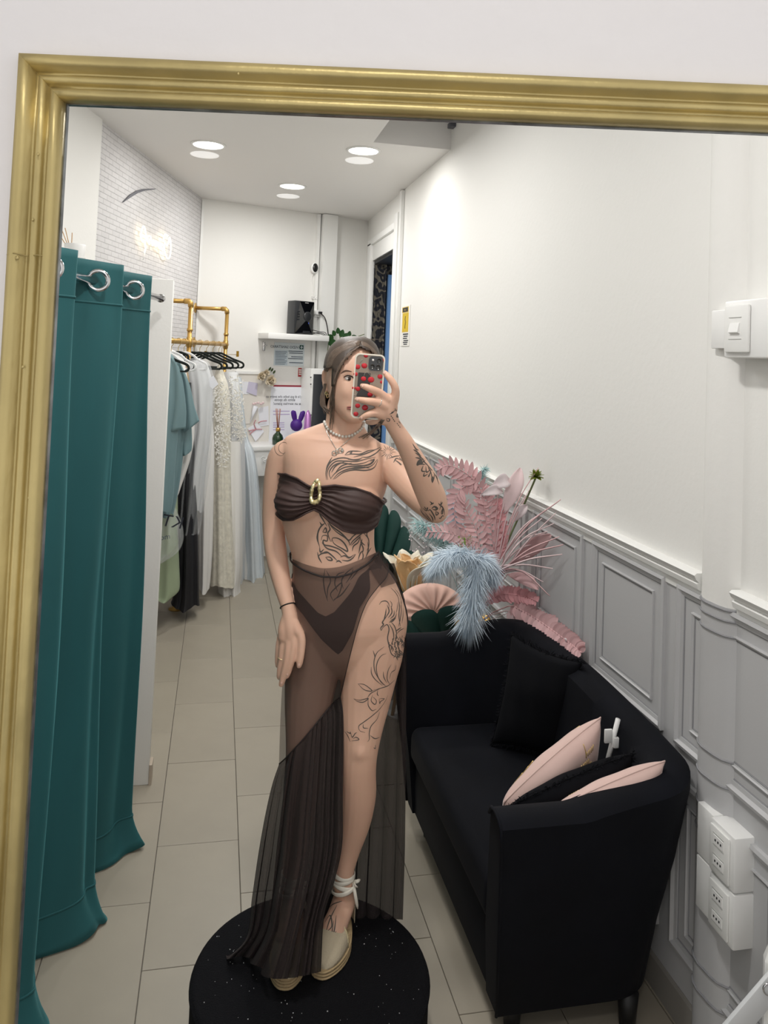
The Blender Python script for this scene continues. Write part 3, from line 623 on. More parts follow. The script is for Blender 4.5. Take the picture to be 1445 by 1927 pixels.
b = MB(); b.tube(cr([tuple(MOUTH), tuple(B(850, 1080, 3.4)), tuple(B(800, 1000, 3.4))], 14), .0018, 5); b.build('stalk', MATS['mint'], bb)
gb = thing('green_sprig', 'small bright green sprig in the heart of the bouquet', 'artificial flower', MOUTH, FG); mat('bright_green', '8fae4a', .7)
for k in range(40):
    q = B(875+R.uniform(-12, 12), 1030+R.uniform(-20, 22), 3.22); d = Vector((R.uniform(-1, 1), R.uniform(-1, 0), R.uniform(0, 1))); put_leaf(leafmesh('bright_green'), gb, q, d, UZ, .014)
b = MB(); b.tube([MOUTH, B(876, 1040, 3.24), B(874, 1012, 3.22)], .003, 6); b.build('stalk', MATS['bright_green'], gb)

# ---------------------------------------------------------------- fittings on the right wall
def wall_box(name, label, cat, y0, y1, z0, z1, d, x=RX):
    t = thing(name, label, cat, (x-d/2, (y0+y1)/2, z0)); b = MB(); b.bx((x-d, y0, z0), (x, y1, z1)); b.build('body', MATS['white_gloss'], t, bevel=.004); return t
XS = RX-.075
t = thing('light_switch', 'white boxed light switch high on the wall beside the pipe', 'switch', (RX-.05, 1.83, 1.915))
b = MB(); b.bx((XS, 1.66, 1.915), (RX, 1.855, 2.065)); b.build('box', MATS['white_gloss'], t, bevel=.006)
b = MB(); b.bx((XS-.01, 1.745, 1.928), (XS, 1.842, 2.052)); plate = b.build('cover_plate', MATS['white_trim'], t, bevel=.005)
mat('switch_line', 'b9b9b6', .6)
for z in (1.962, 2.018): b = MB(); b.bx((XS-.0112, 1.77, z), (XS-.0098, 1.82, z+.0015)); b.build('seam', MATS['switch_line'], plate, smooth=False)
b = MB(); b.prism([(XS-.010, 1.776, 1.976), (XS-.018, 1.776, 1.980), (XS-.012, 1.776, 2.004), (XS-.010, 1.776, 2.004)], (0, .038, 0)); b.build('rocker', MATS['white_gloss'], plate, smooth=False)
b = MB(); b.bx((RX-.055, 1.855, 1.94), (RX, 1.94, 2.045)); b.build('conduit_collar', MATS['white_gloss'], t, bevel=.003)
for k, (z0, z1, l) in enumerate(((.569, .705, 'upper white double socket box beside the sofa arm'), (.43, .566, 'lower white double socket box beside the sofa arm'))):
    t = thing('wall_socket', l, 'socket', (RX-.05, 1.84, z0)); XF = RX-.062
    b = MB(); b.bx((XF, 1.785, z0), (RX, 1.885, z1)); b.build('box', MATS['white_gloss'], t, bevel=.005)
    b = MB(); b.bx((RX-.054, 1.885, z0), (RX-.005, 1.955, z1)); b.build('side_channel', MATS['white_gloss'], t, bevel=.004)
    b = MB(); b.bx((XF-.007, 1.80, z0+.010), (XF, 1.878, z1-.010)); pl = b.build('cover_plate', MATS['white_trim'], t, bevel=.004)
    for dz in (.032, .084):
        b = MB(); b.bx((XF-.0085, 1.82, z0+dz), (XF-.0068, 1.86, z0+dz+.022)); b.build('socket_insert', MATS['disc_white'], pl, smooth=False)
        for dy in (.829, .840, .851): b = MB(); b.bx((XF-.0095, 1+dy-.002, z0+dz+.0085), (XF-.0084, 1+dy+.002, z0+dz+.0135)); b.build('socket_hole', MATS['dark_gap'], pl, smooth=False)
    for dz in (.028, .058, .080, .110):
        b = MB(); b.bx((XF-.0082, 1.818, z0+dz), (XF-.007, 1.862, z0+dz+.0012)); b.build('insert_line', MATS['switch_line'], pl, smooth=False)
# warning notice on the far right wall
mat('sign_yellow', 'd9b826', .6); mat('sign_white', 'eceae4', .7)
sg_ = thing('warning_sign', 'narrow yellow and black alarm warning notice beside the dark doorway', 'sign', onx(763, 650, RX-.003))
def rwall(x, y): return onx(x, y, RX-.003)
def quad_r(x0, y0, x1, y1, m, nm, par, d=.002, o=0):
    a, c = rwall(x0, y0), rwall(x1, y1); y_0, y_1 = sorted((a.y, c.y)); z_0, z_1 = sorted((a.z, c.z)); b = MB(); b.bx((RX-.003-d-o, y_0, z_0), (RX-o-.001, y_1, z_1)); return b.build(nm, MATS[m], par, smooth=False)
quad_r(757, 577, 769.5, 651, 'sign_white', 'backing', sg_, .001)
h_ = quad_r(757.5, 579, 769, 587, 'sign_yellow', 'header', sg_, .002); quad_r(758.5, 580, 768, 586, 'ink', 'header_band', h_, .0026, .0)
text_mesh('ALLARME', .017, Vector((RX-.0062, (rwall(763, 583).y), rwall(763, 583).z-.006)), Vector((0, -1, 0)), UZ, MATS['sign_yellow'], 'header_lettering', h_, mirror=True)
yb = quad_r(758, 590, 768, 624.5, 'sign_yellow', 'yellow_field', sg_, .002)
a = rwall(763.3, 606); b = MB(); b.tube([a+Vector((-.003, .0, .045)), a+Vector((-.003, .012, .02)), a+Vector((-.003, -.008, 0)), a+Vector((-.003, .006, -.03)), a+Vector((-.003, .004, -.05))], .0025, 5); b.build('pictogram', MATS['ink'], yb)
for k, yy in enumerate((628, 632, 636, 640, 643.5, 647)): quad_r(758.5+(k % 2), yy, 768-(k % 3), yy+1.6, 'ink', 'printed_line', sg_, .0018)
# white stand leg close to the wall at the lower right
st = thing('white_stand', 'white metal stand with a slanted bar and ring at the right edge', 'stand', (1.20, 1.60, 0)); D = 1.72
mat('stand_white', 'd7d9da', .35)
q0, q1 = W(1355, 1968, D), W(1475, 1828, D); d = (q1-q0).normalized(); sd = d.cross(NH).normalized()
b = MB(); b.box((q0+q1)/2, ((q1-q0).length, .046, .012), (d, sd, NH)); b.build('slanted_bar', MATS['stand_white'], st, bevel=.003)
q = W(1456, 1790, D+.03); b = MB(); b.loft([[(q.x+r*cos(a), q.y+r*sin(a), z) for a in [k*pi/3 for k in range(6)]] for r, z in ((.022, 0), (.022, q.z-.02), (.012, q.z+.01))]); b.build('post', MATS['white_gloss'], st, smooth=False)
q = W(1448, 1862, D-.015); b = MB(); b.tube([q+RH*(.013*cos(k*pi/10))+UZ*(.012*sin(k*pi/10)) for k in range(20)], .0022, 6, closed=True); b.build('ring', MATS['chrome'], st)
# ---------------------------------------------------------------- things on and by the back wall
def bk(x, y, off=.003): return onp(x, y, LB+BN*off, BN)
def panel(x0, y0, x1, y1, off, th, m, nm, par=None, bevel=0):
    a, c = bk(x0, (y0+y1)/2, off), bk(x1, (y0+y1)/2, off); s0, s1 = (a-LB).dot(BU), (c-LB).dot(BU); xm = (x0+x1)/2; z1, z0 = bk(xm, y0, off).z, bk(xm, y1, off).z
    q = LB+BU*((s0+s1)/2)+BN*(off-th/2); b = MB(); b.box((q.x, q.y, (z0+z1)/2), (s1-s0, th, z1-z0), (BU, BN, UZ))
    if par: return b.build(nm, MATS[m], par, smooth=bool(bevel), bevel=bevel)
    return b.build(nm, MATS[m], smooth=bool(bevel), bevel=bevel)
def bth(name, label, cat, x, y, off=.0, group=None): return thing(name, label, cat, bk(x, y, off), group)
# floating shelf
zt = bk(500, 627, .0).z; A_, B_, C_, D_ = bk(486, 628, 0), bk(505, 630, .26), bk(619, 640, .26), bk(622, 640, 0)
b = MB(); b.prism([(p.x, p.y, zt-.052) for p in (A_, B_, C_, D_)], (0, 0, .052)); shelf = b.build('floating_shelf', MATS['white_gloss'], smooth=True, bevel=.003); tag(shelf, 'white floating shelf carrying the black stereo', 'shelf')
# stereo
s_l, s_f, s_r = bk(540, 600, .10), bk(554, 600, .23), bk(590, 600, .19)
ste = thing('stereo', 'black mini stereo with round dial on the white shelf', 'stereo', ((s_l.x+s_r.x)/2, (s_l.y+s_r.y)/2, zt)); hS = bk(555, 565, .23).z-zt; mat('stereo_black', '2a2c2f', .35); mat('stereo_gloss', '0b0c10', .12, coat=.5)
back_r = s_r+(s_l-s_f); fr = [(p.x, p.y, zt) for p in (s_l, s_f, s_r, back_r)]
b = MB(); b.prism(fr, (0, 0, hS)); b.build('case', MATS['stereo_black'], ste, smooth=True, bevel=.006)
fu = (s_r-s_f); fu.z = 0; fwid = fu.length; fu.normalize(); fn = Vector((fu.y, -fu.x, 0)); f0 = Vector((s_f.x, s_f.y, zt))
def fp(u, v, o=0): return f0+fu*(fwid*u)+UZ*(hS*v)+fn*o
b = MB(); b.add([fp(.03, .02, .002), fp(.97, .02, .002), fp(1, .98, .002), fp(.25, .98, .002), fp(.55, .45, .03), fp(.5, .05, .012)], [(0, 5, 4, 3), (0, 1, 5), (1, 2, 4, 5), (2, 3, 4)]); b.build('faceted_front', MATS['stereo_gloss'], ste, smooth=False)
b = MB(); b.lathe([(.045, 0), (.045, .012), (.035, .018), (.001, .018)], fp(.6, .54, .016), 24, (fu, UZ, fn)); dl = b.build('dial', MATS['stereo_black'], ste)
mat('blue_led', '2b5cff', .4, emit=4); b = MB(); b.box(fp(.6, .345, .02), (.032, .004, .012), (fu, fn, UZ)); b.build('blue_display', MATS['blue_led'], ste, smooth=False)
for v in (.44, .52, .6, .67): b = MB(); b.box(fp(.17, v, .012), (.02, .008, .012), (fu, fn, UZ)); b.build('button', MATS['stereo_black'], ste, smooth=False)
b = MB(); b.box(fp(.6, .08, .014), (.075, .006, .02), (fu, fn, UZ)); b.build('tray', MATS['stereo_black'], ste, smooth=False)
b = MB(); b.box(fp(.6, .95, .004), (.04, .002, .006), (fu, fn, UZ)); b.build('badge', MATS['switch_line'], ste, smooth=False)
mat('cable', '2a2224', .6)
for k, pts in enumerate(([(588, 622), (600, 625), (612, 627), (614, 633)], [(588, 627), (602, 629), (610, 632)], [(586, 630), (598, 627), (609, 629), (612, 632)])):
    b = MB(); b.tube(cr([tuple(bk(x, y-1, .2-.02*k)) for x, y in pts], 16), .0035, 5); tag(b.build('audio_cable', MATS['cable']), ['topmost dark cable looping out of the stereo', 'lowest dark cable lying on the shelf beside the stereo', 'middle dark cable looping out of the stereo'][k], 'cable')
b = MB(); b.tube(cr([tuple(bk(603, 589, .11)), tuple(bk(612, 600, .12)), tuple(bk(617, 625, .1)), tuple(bk(618, 655, .08)), tuple(bk(612, 690, .1))], 24), .005, 6); tag(b.build('power_cord', MATS['cable']), 'black power cord running down from the white socket', 'cable')
t = bth('outlet_box', 'white cable junction box with plug behind the stereo', 'socket', 597, 592); panel(591, 583, 601, 592, .1, .1, 'white_gloss', 'box', t, .004); panel(592, 593, 604, 596, .07, .06, 'white_trim', 'bracket', t); panel(595, 596, 598, 640, .03, .03, 'white_trim', 'conduit', t)
b = MB(); b.box(bk(602.5, 588.5, .11), (.03, .03, .02), (BU, BN, UZ)); b.build('plug', MATS['black_plastic'], t, smooth=False)
# security camera and its cable
t = bth('security_camera', 'small white security camera with black face high on the wall', 'camera', 593, 512); q = bk(592.5, 504, .05)
b = MB(); b.loft([[q+BU*(sx*(r+.003)*cos(a))+UZ*(r*1.6*sin(a))+BN*o for a in [k*pi/10 for k in range(20)] for sx in (1,)] for r, o in ((.02, -.04), (.033, -.03), (.034, .0), (.03, .008))]); b.build('body', MATS['white_gloss'], t)
b = MB(); b.loft([[q+BU*(r*cos(a))+UZ*(r*1.6*sin(a))+BN*o for a in [k*pi/10 for k in range(20)]] for r, o in ((.027, .006), (.026, .012), (.002, .013))]); b.build('lens_face', MATS['black_plastic'], t)
b = MB(); b.tube(cr([tuple(bk(590, 512, .03)), tuple(bk(587, 525, .01)), tuple(bk(588, 545, .01)), tuple(bk(591, 556, .012))], 14), .003, 5); tag(b.build('camera_cable', MATS['disc_white']), 'thin white cable hanging below the security camera', 'cable')
b = MB(); R = random.Random(4); b.tube(cr([tuple(bk(591+R.uniform(-6, 6), 561+R.uniform(-4, 4), .02+R.uniform(0, .03))) for _ in range(11)], 60), .0035, 5); tag(b.build('cable_coil', MATS['disc_white']), 'bundled white cable coil above the stereo', 'cable')
# first-aid service sign
mat('sign_pale', 'dbe3e6', .7); mat('sign_green', '1f5a4a', .7); mat('sign_ink', '3c4a5c', .8); mat('sign_box', 'c6d2da', .75)
t = bth('first_aid_sign', 'pale printed first aid notice under the shelf', 'sign', 545, 689); panel(515.5, 645, 572.5, 689, .004, .003, 'sign_pale', 'sheet', t)
cr_ = panel(564, 649.5, 571, 657.5, .0052, .002, 'sign_green', 'green_square', t); panel(566.7, 650.8, 568.3, 656.3, .0062, .002, 'sign_pale', 'cross_bar', cr_); panel(565.2, 652.8, 569.8, 654.4, .0062, .002, 'sign_pale', 'cross_bar', cr_)
text_mesh('SERVIZIO SANITARIO', .0355, bk(540.5, 655.4, .006), BU, UZ, MATS['sign_ink'], 'heading', t, mirror=True)
panel(516.5, 659, 541, 687, .0052, .002, 'sign_box', 'form_box', t)
for k in range(9): panel(518, 661.5+k*2.9, 540-(k % 3)*2, 662.3+k*2.9, .0066, .0015, 'sign_ink', 'rule_line', t)
for k, (w, y) in enumerate(((27, 660.5), (26, 664), (22, 671), (28, 674.5), (26, 682))): panel(570-w, y, 570, y+1.3, .0062, .0015, 'sign_ink', 'text_line', t)
t = bth('wall_latch', 'small metal latch fixed below the left end of the shelf', 'latch', 497, 660); panel(495, 643, 499, 660, .02, .02, 'chrome', 'plate', t, .002); b = MB(); b.tube([bk(497, 651, .02), bk(497, 651, .05), bk(503, 650, .05)], .004, 6); b.build('bolt', MATS['chrome'], t)
mat('red_label', 'b0333a', .6); t = bth('red_sticker', 'small red and white sticker on the wall under the first aid notice', 'sticker', 565, 709); panel(561.2, 692.5, 570, 709, .004, .003, 'red_label', 'sheet', t)
for k in range(3): panel(562.5, 695+k*4, 569, 697.5+k*4, .0052, .002, 'sign_white', 'band', t)
# poster with dark red frame
mat('dark_red', '8f2436', .6); mat('lilac_ink', 'b9a9d2', .8)
t = bth('framed_poster', 'white poster with slanted script in a dark red frame', 'poster', 543, 845); panel(510, 725, 576, 848, .02, .02, 'dark_red', 'frame', t); panel(508, 728, 573, 848, .0225, .02, 'paper', 'sheet', t)
for k, (s, x, y, z) in enumerate((("Cosa c'\u00e8 di pi\u00f9 bello che avere un", 541, 748.5, .0315), ('abito da sposa', 536, 754.6, .036), ('e un sorriso pieno!', 540, 761.8, .036))):
    text_mesh(s, z, bk(x, y, .0245), BU, UZ, MATS['ink'], 'lettering', t, mirror=True)
for k, y in enumerate((773, 779, 795, 799, 803, 808)): panel(514, y, 545 if k < 2 else 535, y+1.4, .0238, .001, 'lilac_ink', 'printed_line', t)
# pin board with notes
t = bth('pin_board', 'white framed pin board behind the hanging gowns', 'notice board', 475, 845); mat('linen', 'e6e2da', .85)
panel(446, 703, 510, 842, .012, .012, 'linen', 'board', t)
for x0, y0, x1, y1 in ((444, 699, 511, 704), (508, 700, 512, 842), (444, 836, 511, 841.5)): panel(x0, y0, x1, y1, .022, .022, 'white_gloss', 'frame_rail', t)
mat('lavender', 'cdc8dd', .8); mat('ribbon_pink', 'c98f96', .7)
def card(name, label, pts, m, off=.017):
    b = MB(); b.prism([bk(x, y, off) for x, y in pts], BN*-.003); return tag(b.build(name, MATS[m], smooth=False), label, 'card')
card('note_card', 'pale lilac note pinned at the top of the board', [(452, 717), (470, 719), (469, 742), (452, 741)], 'paper', .016)
card('note_card', 'lavender card overlapping the lilac note on the board', [(468, 718), (485, 721), (483, 745), (464, 738)], 'lavender', .02)
card('note_card', 'cream folded card pinned low on the board', [(458, 760), (468, 759), (471, 797), (460, 798)], 'linen', .018)
card('note_card', 'white card behind the envelope on the pin board', [(486, 768), (505, 764), (506, 800), (488, 803)], 'paper', .016)
t = bth('ribboned_envelope', 'white envelope tied with a pink ribbon on the pin board', 'envelope', 480, 832)
b = MB(); b.prism([bk(x, y, .024) for x, y in ((466, 806), (484, 796), (497, 812), (481, 831))], BN*-.004); b.build('envelope', MATS['paper'], t, smooth=False)
for p in (((468, 811), (482, 808), (493, 808)), ((482, 808), (478, 798), (481, 790)), ((482, 808), (473, 814), (470, 818)), ((486, 796), (492, 793), (502, 792))): b = MB(); b.tube(cr([tuple(bk(x, y, .03)) for x, y in p], 8), .005, 5, flat=.4); b.build('ribbon', MATS['ribbon_pink'], t)
t = bth('paper_cone', 'small white paper cone bouquet tied to the board', 'paper cone', 472, 795); a, c = bk(481, 764, .045), bk(471, 795, .03); b = MB(); b.tube([c, a], [.002, .024], 10); b.build('cone', MATS['paper'], t)
for dx, dy in ((0, -3), (5, -4), (-4, -2), (10, -2), (14, -4)): b = MB(); b.ball(bk(481+dx, 762+dy, .05), .012, 8, 5); b.build('paper_rose', MATS['pink_pale'], t)
# cream rose cluster pinned at the board corner
t = bth('rose_cluster', 'cluster of cream fabric roses at the corner of the pin board', 'flowers', 502, 725); mat('rose_cream', 'ddd0b8', .8); mat('rose_leaf', '51643f', .7)
for x, y, r in ((491, 708, .035), (508, 716, .042), (500, 702, .028)):
    c = bk(x, y, .06)
    for k in range(14):
        a = k*2.4; t_ = k/14; d = BU*cos(a)*(t_*1.1+.1)+UZ*sin(a)*(t_*1.1+.1)+BN*(1-t_*.8); put_leaf(leafmesh('rose_cream'), t, c, d, BU*cos(a)+UZ*sin(a)+BN*.3, r*1.5, 'petal', wid=2.2)
for x, y in ((510, 699), (514, 703), (506, 697)): put_leaf(leafmesh('rose_leaf'), t, bk(x, y, .05), Vector((.3, -.4, .6)), BN, .04, 'leaf', wid=1.4)
# dark glass cabinet, console, diffuser and trinkets
t = bth('dark_cabinet', 'white framed cabinet with dark glass front by the doorway', 'cabinet', 605, 1000, .2); t.location.z = 0; ORG[t] = Vector((ORG[t].x, ORG[t].y, 0)); mat('dark_glass', '2a2d31', .15, coat=.4)
q0, q1 = bk(582, 800, .24), bk(640, 800, .24); s0, s1 = (q0-LB).dot(BU), (q1-LB).dot(BU); zc = bk(600, 694, .24).z; q = LB+BU*((s0+s1)/2)+BN*.12
b = MB(); b.box((q.x, q.y, zc/2), (s1-s0, .22, zc), (BU, BN, UZ)); b.build('carcass', MATS['white_gloss'], t, bevel=.004)
panel(588, 704.5, 632, 832, .243, .012, 'dark_glass', 'glass_door', t); panel(588, 836, 632, 960, .243, .012, 'dark_glass', 'glass_door', t)
for y in (709, 722, 780): panel(584, y, 586, y+2, .244, .006, 'dark_gap', 'hinge_screw', t)
zc2 = bk(500, 838, .30).z; t = bth('console_table', 'white carved console beneath the pin board', 'console', 520, 900, .2); t.location.z = 0; ORG[t] = Vector((ORG[t].x, ORG[t].y, 0)); q0, q1 = bk(452, 860, .36), bk(585, 860, .36); s0, s1 = (q0-LB).dot(BU), (q1-LB).dot(BU); q = LB+BU*((s0+s1)/2)+BN*.18
b = MB(); b.box((q.x, q.y, zc2-.02), (s1-s0+.05, .38, .04), (BU, BN, UZ)); b.build('top', MATS['white_gloss'], t, bevel=.006)
b = MB(); b.box((q.x, q.y, zc2-.15), (s1-s0, .34, .22), (BU, BN, UZ)); ap = b.build('apron', MATS['white_gloss'], t, bevel=.004)
for x, y in ((495, 862), (503, 865), (498, 868), (507, 861)): b = MB(); c = bk(x, y, .365); b.tube([c+BU*(.02*cos(k*.7)*(1-k/12))+UZ*(.016*sin(k*.7)*(1-k/12)) for k in range(10)], .004, 5); b.build('carved_scroll', MATS['white_trim'], ap)
for s in (s0+.04, s1-.04):
    for o in (.05, .32): c = LB+BU*s+BN*o; b = MB(); b.lathe([(.02, 0), (.03, .3), (.028, zc2-.26)], (c.x, c.y, 0), 10); b.build('leg', MATS['white_gloss'], t)
mat('green_glass', '1d3a22', .1, coat=.6); P = bk(522, 838, .28); P.z = zc2; t = thing('reed_diffuser', 'dark green glass reed diffuser with copper sticks on the console', 'diffuser', P); k_ = 5.1/7.3
b = MB(); b.lathe([(.04, 0), (.048, .01), (.05, .06), (.042, .085), (.018, .11), (.016, .125), (.02, .13), (.001, .13)], P, 20); b.build('bottle', MATS['green_glass'], t); hb = .13
b = MB(); b.lathe([(.021, .12), (.021, .15), (.001, .152)], P, 16); b.build('collar', MATS['gold_pipe'], t)
mat('copper_reed', 'b07a63', .7)
for dx, dy in ((-.03, 0), (-.012, .01), (.012, -.01), (-.02, .02), (.006, .015)): b = MB(); b.tube([P+UZ*.14+Vector((dx*.2, dy*.3, 0)), P+UZ*.32+Vector((dx, dy, 0))], .0028, 5); b.build('reed', MATS['copper_reed'], t)
mat('purple', '4d1f86', .55, sheen=.4); P = bk(556, 836, .26); P.z = zc2; t = thing('bunny_ornament', 'purple velvet bunny ornament with long ears on the console', 'ornament', P); zz = bk(558, 800, .26)
b = MB(); b.ball(P+UZ*.05, (.05, .045, .055), 16, 10); b.ball(Vector((P.x, P.y, zz.z)), (.055, .05, .055), 18, 12); b.build('body_and_head', MATS['purple'], t)
for e in ((552, 775), (570, 776)):
    p0_, p1_ = bk(556 if e[0] < 560 else 563, 796, .26), bk(*e, .26); b = MB(); b.tube(cr([tuple(p0_), tuple(p0_.lerp(p1_, .5)), tuple(p1_), tuple(p1_+UZ*.014)], 10), [.014, .018, .022, .025, .026, .026, .024, .02, .013, .004], 10, flat=.5, up=BU); b.build('ear', MATS['purple'], t)
mat('iridescent', 'd99be0', .2, metal=.4); P = bk(577, 836, .25); P.z = zc2; zz = bk(575, 772, .25).z
b = MB(); b.lathe([(.03, 0), (.038, .05), (.03, zz-zc2-.05), (.006, zz-zc2)], P, 16); t = tag(b.build('gift_cone', MATS['iridescent'], base=P), 'shiny pink wrapped gift cone beside the purple bunny', 'gift')
# trailing plant on the cabinet
q = bk(625, 694, .16); q.z = zc; t = thing('potted_plant', 'leafy green plant rising behind the person\'s head', 'plant', q); mat('leaf_green', '2f5a2c', .45, var=.3); 
b = MB(); b.lathe([(.05, 0), (.065, .10), (.06, .1), (.05, .09), (.001, .085)], q, 18); b.build('pot', MATS['white_gloss'], t)
stems = [((618, 690), (616, 665), (619, 640)), ((630, 690), (628, 660), (626, 645)), ((636, 690), (638, 655), (640, 632)), ((645, 690), (650, 655), (654, 630)), ((640, 690), (652, 645), (690, 627))]
for s in stems: b = MB(); b.tube(cr([tuple(bk(x, y, .2)) for x, y in s], 14), .004, 5); b.build('stem', MATS['stem_green'], t)
for x, y, dx, dz, L in ((626, 640, -.6, .4, .085), (632, 645, -.8, -.1, .10), (630, 632, -.5, .8, .06), (640, 634, .3, 1, .075), (645, 636, .7, .6, .07), (655, 634, .2, 1, .06), (660, 636, .8, .3, .06), (628, 652, -.8, -.6, .07), (636, 628, -.2, 1, .06), (650, 640, .9, 0, .06)):
    put_leaf(leafmesh('leaf_green'), t, bk(x, y, .2), BU*dx+UZ*dz+BN*.3, BN, L, 'leaf', wid=2.0)

# ---------------------------------------------------------------- neon sign and swoosh on the brick wall
def bw(x, y, off=.02): return onp(x, y, LB+LNRM*off, LNRM)
mat('neon', 'ffecc8', .5, emit=3); t = thing('neon_sign', 'warm white neon script sign on the white brick wall', 'neon sign', bw(295, 485, 0))
strokes = [[(316, 444), (311, 441), (308, 446), (309, 455), (314, 462), (317, 455), (319, 447), (321, 455), (321.5, 470), (319, 484), (315, 486), (311, 478), (310, 473)],
 [(310, 465), (306, 460), (303, 464), (305, 470), (309, 471), (307, 463), (302, 459), (299, 463), (301, 468), (304, 466)], [(300, 466), (297, 458), (294, 456), (293, 464), (291, 456), (288, 453), (287, 462), (285, 453), (282, 450), (281, 460)],
 [(281, 458), (277, 452), (275, 444), (273, 432), (270, 426), (267, 432), (265, 444), (268, 454), (273, 458), (274, 466), (272, 475)], [(280, 455), (284, 447), (279, 444), (276, 450)]]
for s in strokes: b = MB(); b.tube(cr([tuple(bw(x, y, .035)) for x, y in s], len(s)*5), .005, 8); b.build('neon_tube', MATS['neon'], t)
mat('clear_acrylic', 'f2f2f2', .1)
b = MB(); b.tube([bw(273, 475, .03), bw(269, 489, .02)], .003, 6); b.build('power_lead', MATS['disc_white'], t)
mat('dark_slate', '55565e', .5); out = [(232, 381), (245, 367), (258, 359), (272, 355.5), (293, 355)]; inn = [(293, 356), (273, 358.5), (260, 363), (247, 371)]
b = MB(); b.prism([bw(x, y, .012) for x, y in out+inn], LNRM*-.01); tag(b.build('wall_swoosh', MATS['dark_slate'], smooth=False), 'thin dark crescent swoosh mounted on the brick wall', 'wall decoration')
# the little sensor in the recess corner
P = onx(850, 236, RX-.02); b = MB(); b.box(P, (.04, .06, .03)); tag(b.build('alarm_sensor', MATS['dark_slate'], smooth=True, bevel=.004), 'small dark sensor in the upper corner of the recess', 'sensor')
# ---------------------------------------------------------------- gold pipe clothes rail
RA, RB = Vector((-.224, 5.9, 0)), Vector((.045, 7.0, 0)); RU = (RB-RA).normalized(); PU = Vector((RU.y, -RU.x, 0)); ZR = 1.928
rack = thing('clothes_rack', 'gold pipe clothes rack fixed to the white brick wall', 'clothes rack', (RA.x, RA.y, 0))
def pipe(pts, nm='pipe', r=.0165): b = MB(); b.tube(pts, r, 12); return b.build(nm, MATS['gold_pipe'], rack)
def fit(P, ax, L=.045): b = MB(); b.tube([P-ax*L/2, P+ax*L/2], .0215, 12); b.build('pipe_fitting', MATS['gold_pipe'], rack)
for Q, zt_, zb in ((RA, 2.227, 0), (RB, 2.24, 0)):
    top = Q+UZ*zt_; wd_ = (Q-LB).dot(LNRM)
    pipe([Q+UZ*zb, Q+UZ*(zt_-.03)], 'upright'); pipe([top+Vector((0, 0, -.04)), top+Vector((0, 0, -.012))-LNRM*.004, top-LNRM*.016, top-LNRM*.05], 'elbow', .021); pipe([top-LNRM*.03, top-LNRM*wd_], 'wall_arm')
    c = top-LNRM*(wd_-.004); b = MB(); b.tube([c, c-LNRM*.01], .045, 20); b.build('wall_flange', MATS['gold_pipe'], rack)
    c = Q+UZ*(ZR+.01)-LNRM*(wd_-.004); pipe([Q+UZ*(ZR+.01), c], 'wall_arm', .013); b = MB(); b.tube([c, c-LNRM*.01], .045, 20); b.build('wall_flange', MATS['gold_pipe'], rack)
    fit(Q+UZ*ZR, UZ, .07); fit(Q+UZ*(ZR+.09), UZ, .02); fit(Q+UZ*ZR, RU, .06)
    b = MB(); b.lathe([(.055, 0), (.055, .008), (.028, .012), (.024, .05)], (Q.x, Q.y, 0), 20); b.build('floor_flange', MATS['gold_pipe'], rack)
pipe([RA-RU*1.25+UZ*ZR, RB+UZ*ZR], 'hanging_rail')
Q = RA-RU*1.2; pipe([Q, Q+UZ*ZR], 'upright')
# ---------------------------------------------------------------- hangers
mat('hanger_black', '0d1613', .85, sheen=.2); mat('hook_gold', 'c9b27a', .3, metal=.8); mat('hanger_white', 'efefef', .4)
def hanger(s, label, m='hanger_black', wide=.215, tilt=0, bar=True, grp='hangers on the gold rail'):
    O = RA+RU*s+UZ*(ZR); p = (PU+RU*tilt).normalized(); t = thing('clothes_hanger', label, 'hanger', O-UZ*.2, grp)
    b = MB(); b.tube(cr([tuple(O+p*-.022+UZ*.0), tuple(O+p*-.012+UZ*.019), tuple(O+p*.008+UZ*.021), tuple(O+p*.02+UZ*.004), tuple(O+p*.012-UZ*.022), tuple(O-UZ*.04), tuple(O-UZ*.075)], 24), .0024, 6); b.build('hook', MATS['hook_gold'], t)
    b = MB(); q = O-UZ*.075
    arm = [q+p*x+UZ*z for x, z in ((0, 0), (.03, -.004), (.07, -.022), (wide*.62, -.05), (wide*.92, -.072), (wide, -.09), (wide*.985, -.108), (wide*.9, -.118))]
    arm2 = [q-p*((a-q).dot(p))+UZ*((a-q).z) for a in arm]
    path = [tuple(a) for a in reversed(arm2)]+[tuple(a) for a in arm[1:]]
    b.tube(cr(path, 50), .0085, 8, flat=.45, up=UZ); b.build('shoulders', MATS[m], t)
    if bar: b = MB(); b.tube([arm2[-1], arm[-1]], .0055, 8); b.build('trouser_bar', MATS[m], t)
    return t
HS = [.13, .30, .50, .70, .90]
hl = ['black velvet hanger nearest the gold upright, holding the plastic covered gown', 'second black velvet hanger from the gold upright', 'middle one of the five black velvet hangers', 'second black velvet hanger from the far end of the rail', 'black velvet hanger at the far end, tip sticking out furthest']
for s, l in zip(HS, hl): hanger(s, l)
hanger(-.74, 'black hanger inside the teal satin robe'); hanger(-.58, 'white hanger just behind the teal robes', 'hanger_white', .17); hanger(-.42, 'white hanger holding the white satin blouse', 'hanger_white', .17); hanger(-.26, 'dark hanger with the clear strap in the middle of the rail', 'hanger_black', .12); hanger(-.12, 'white hanger nearest in front of the gold upright', 'hanger_white', .17)
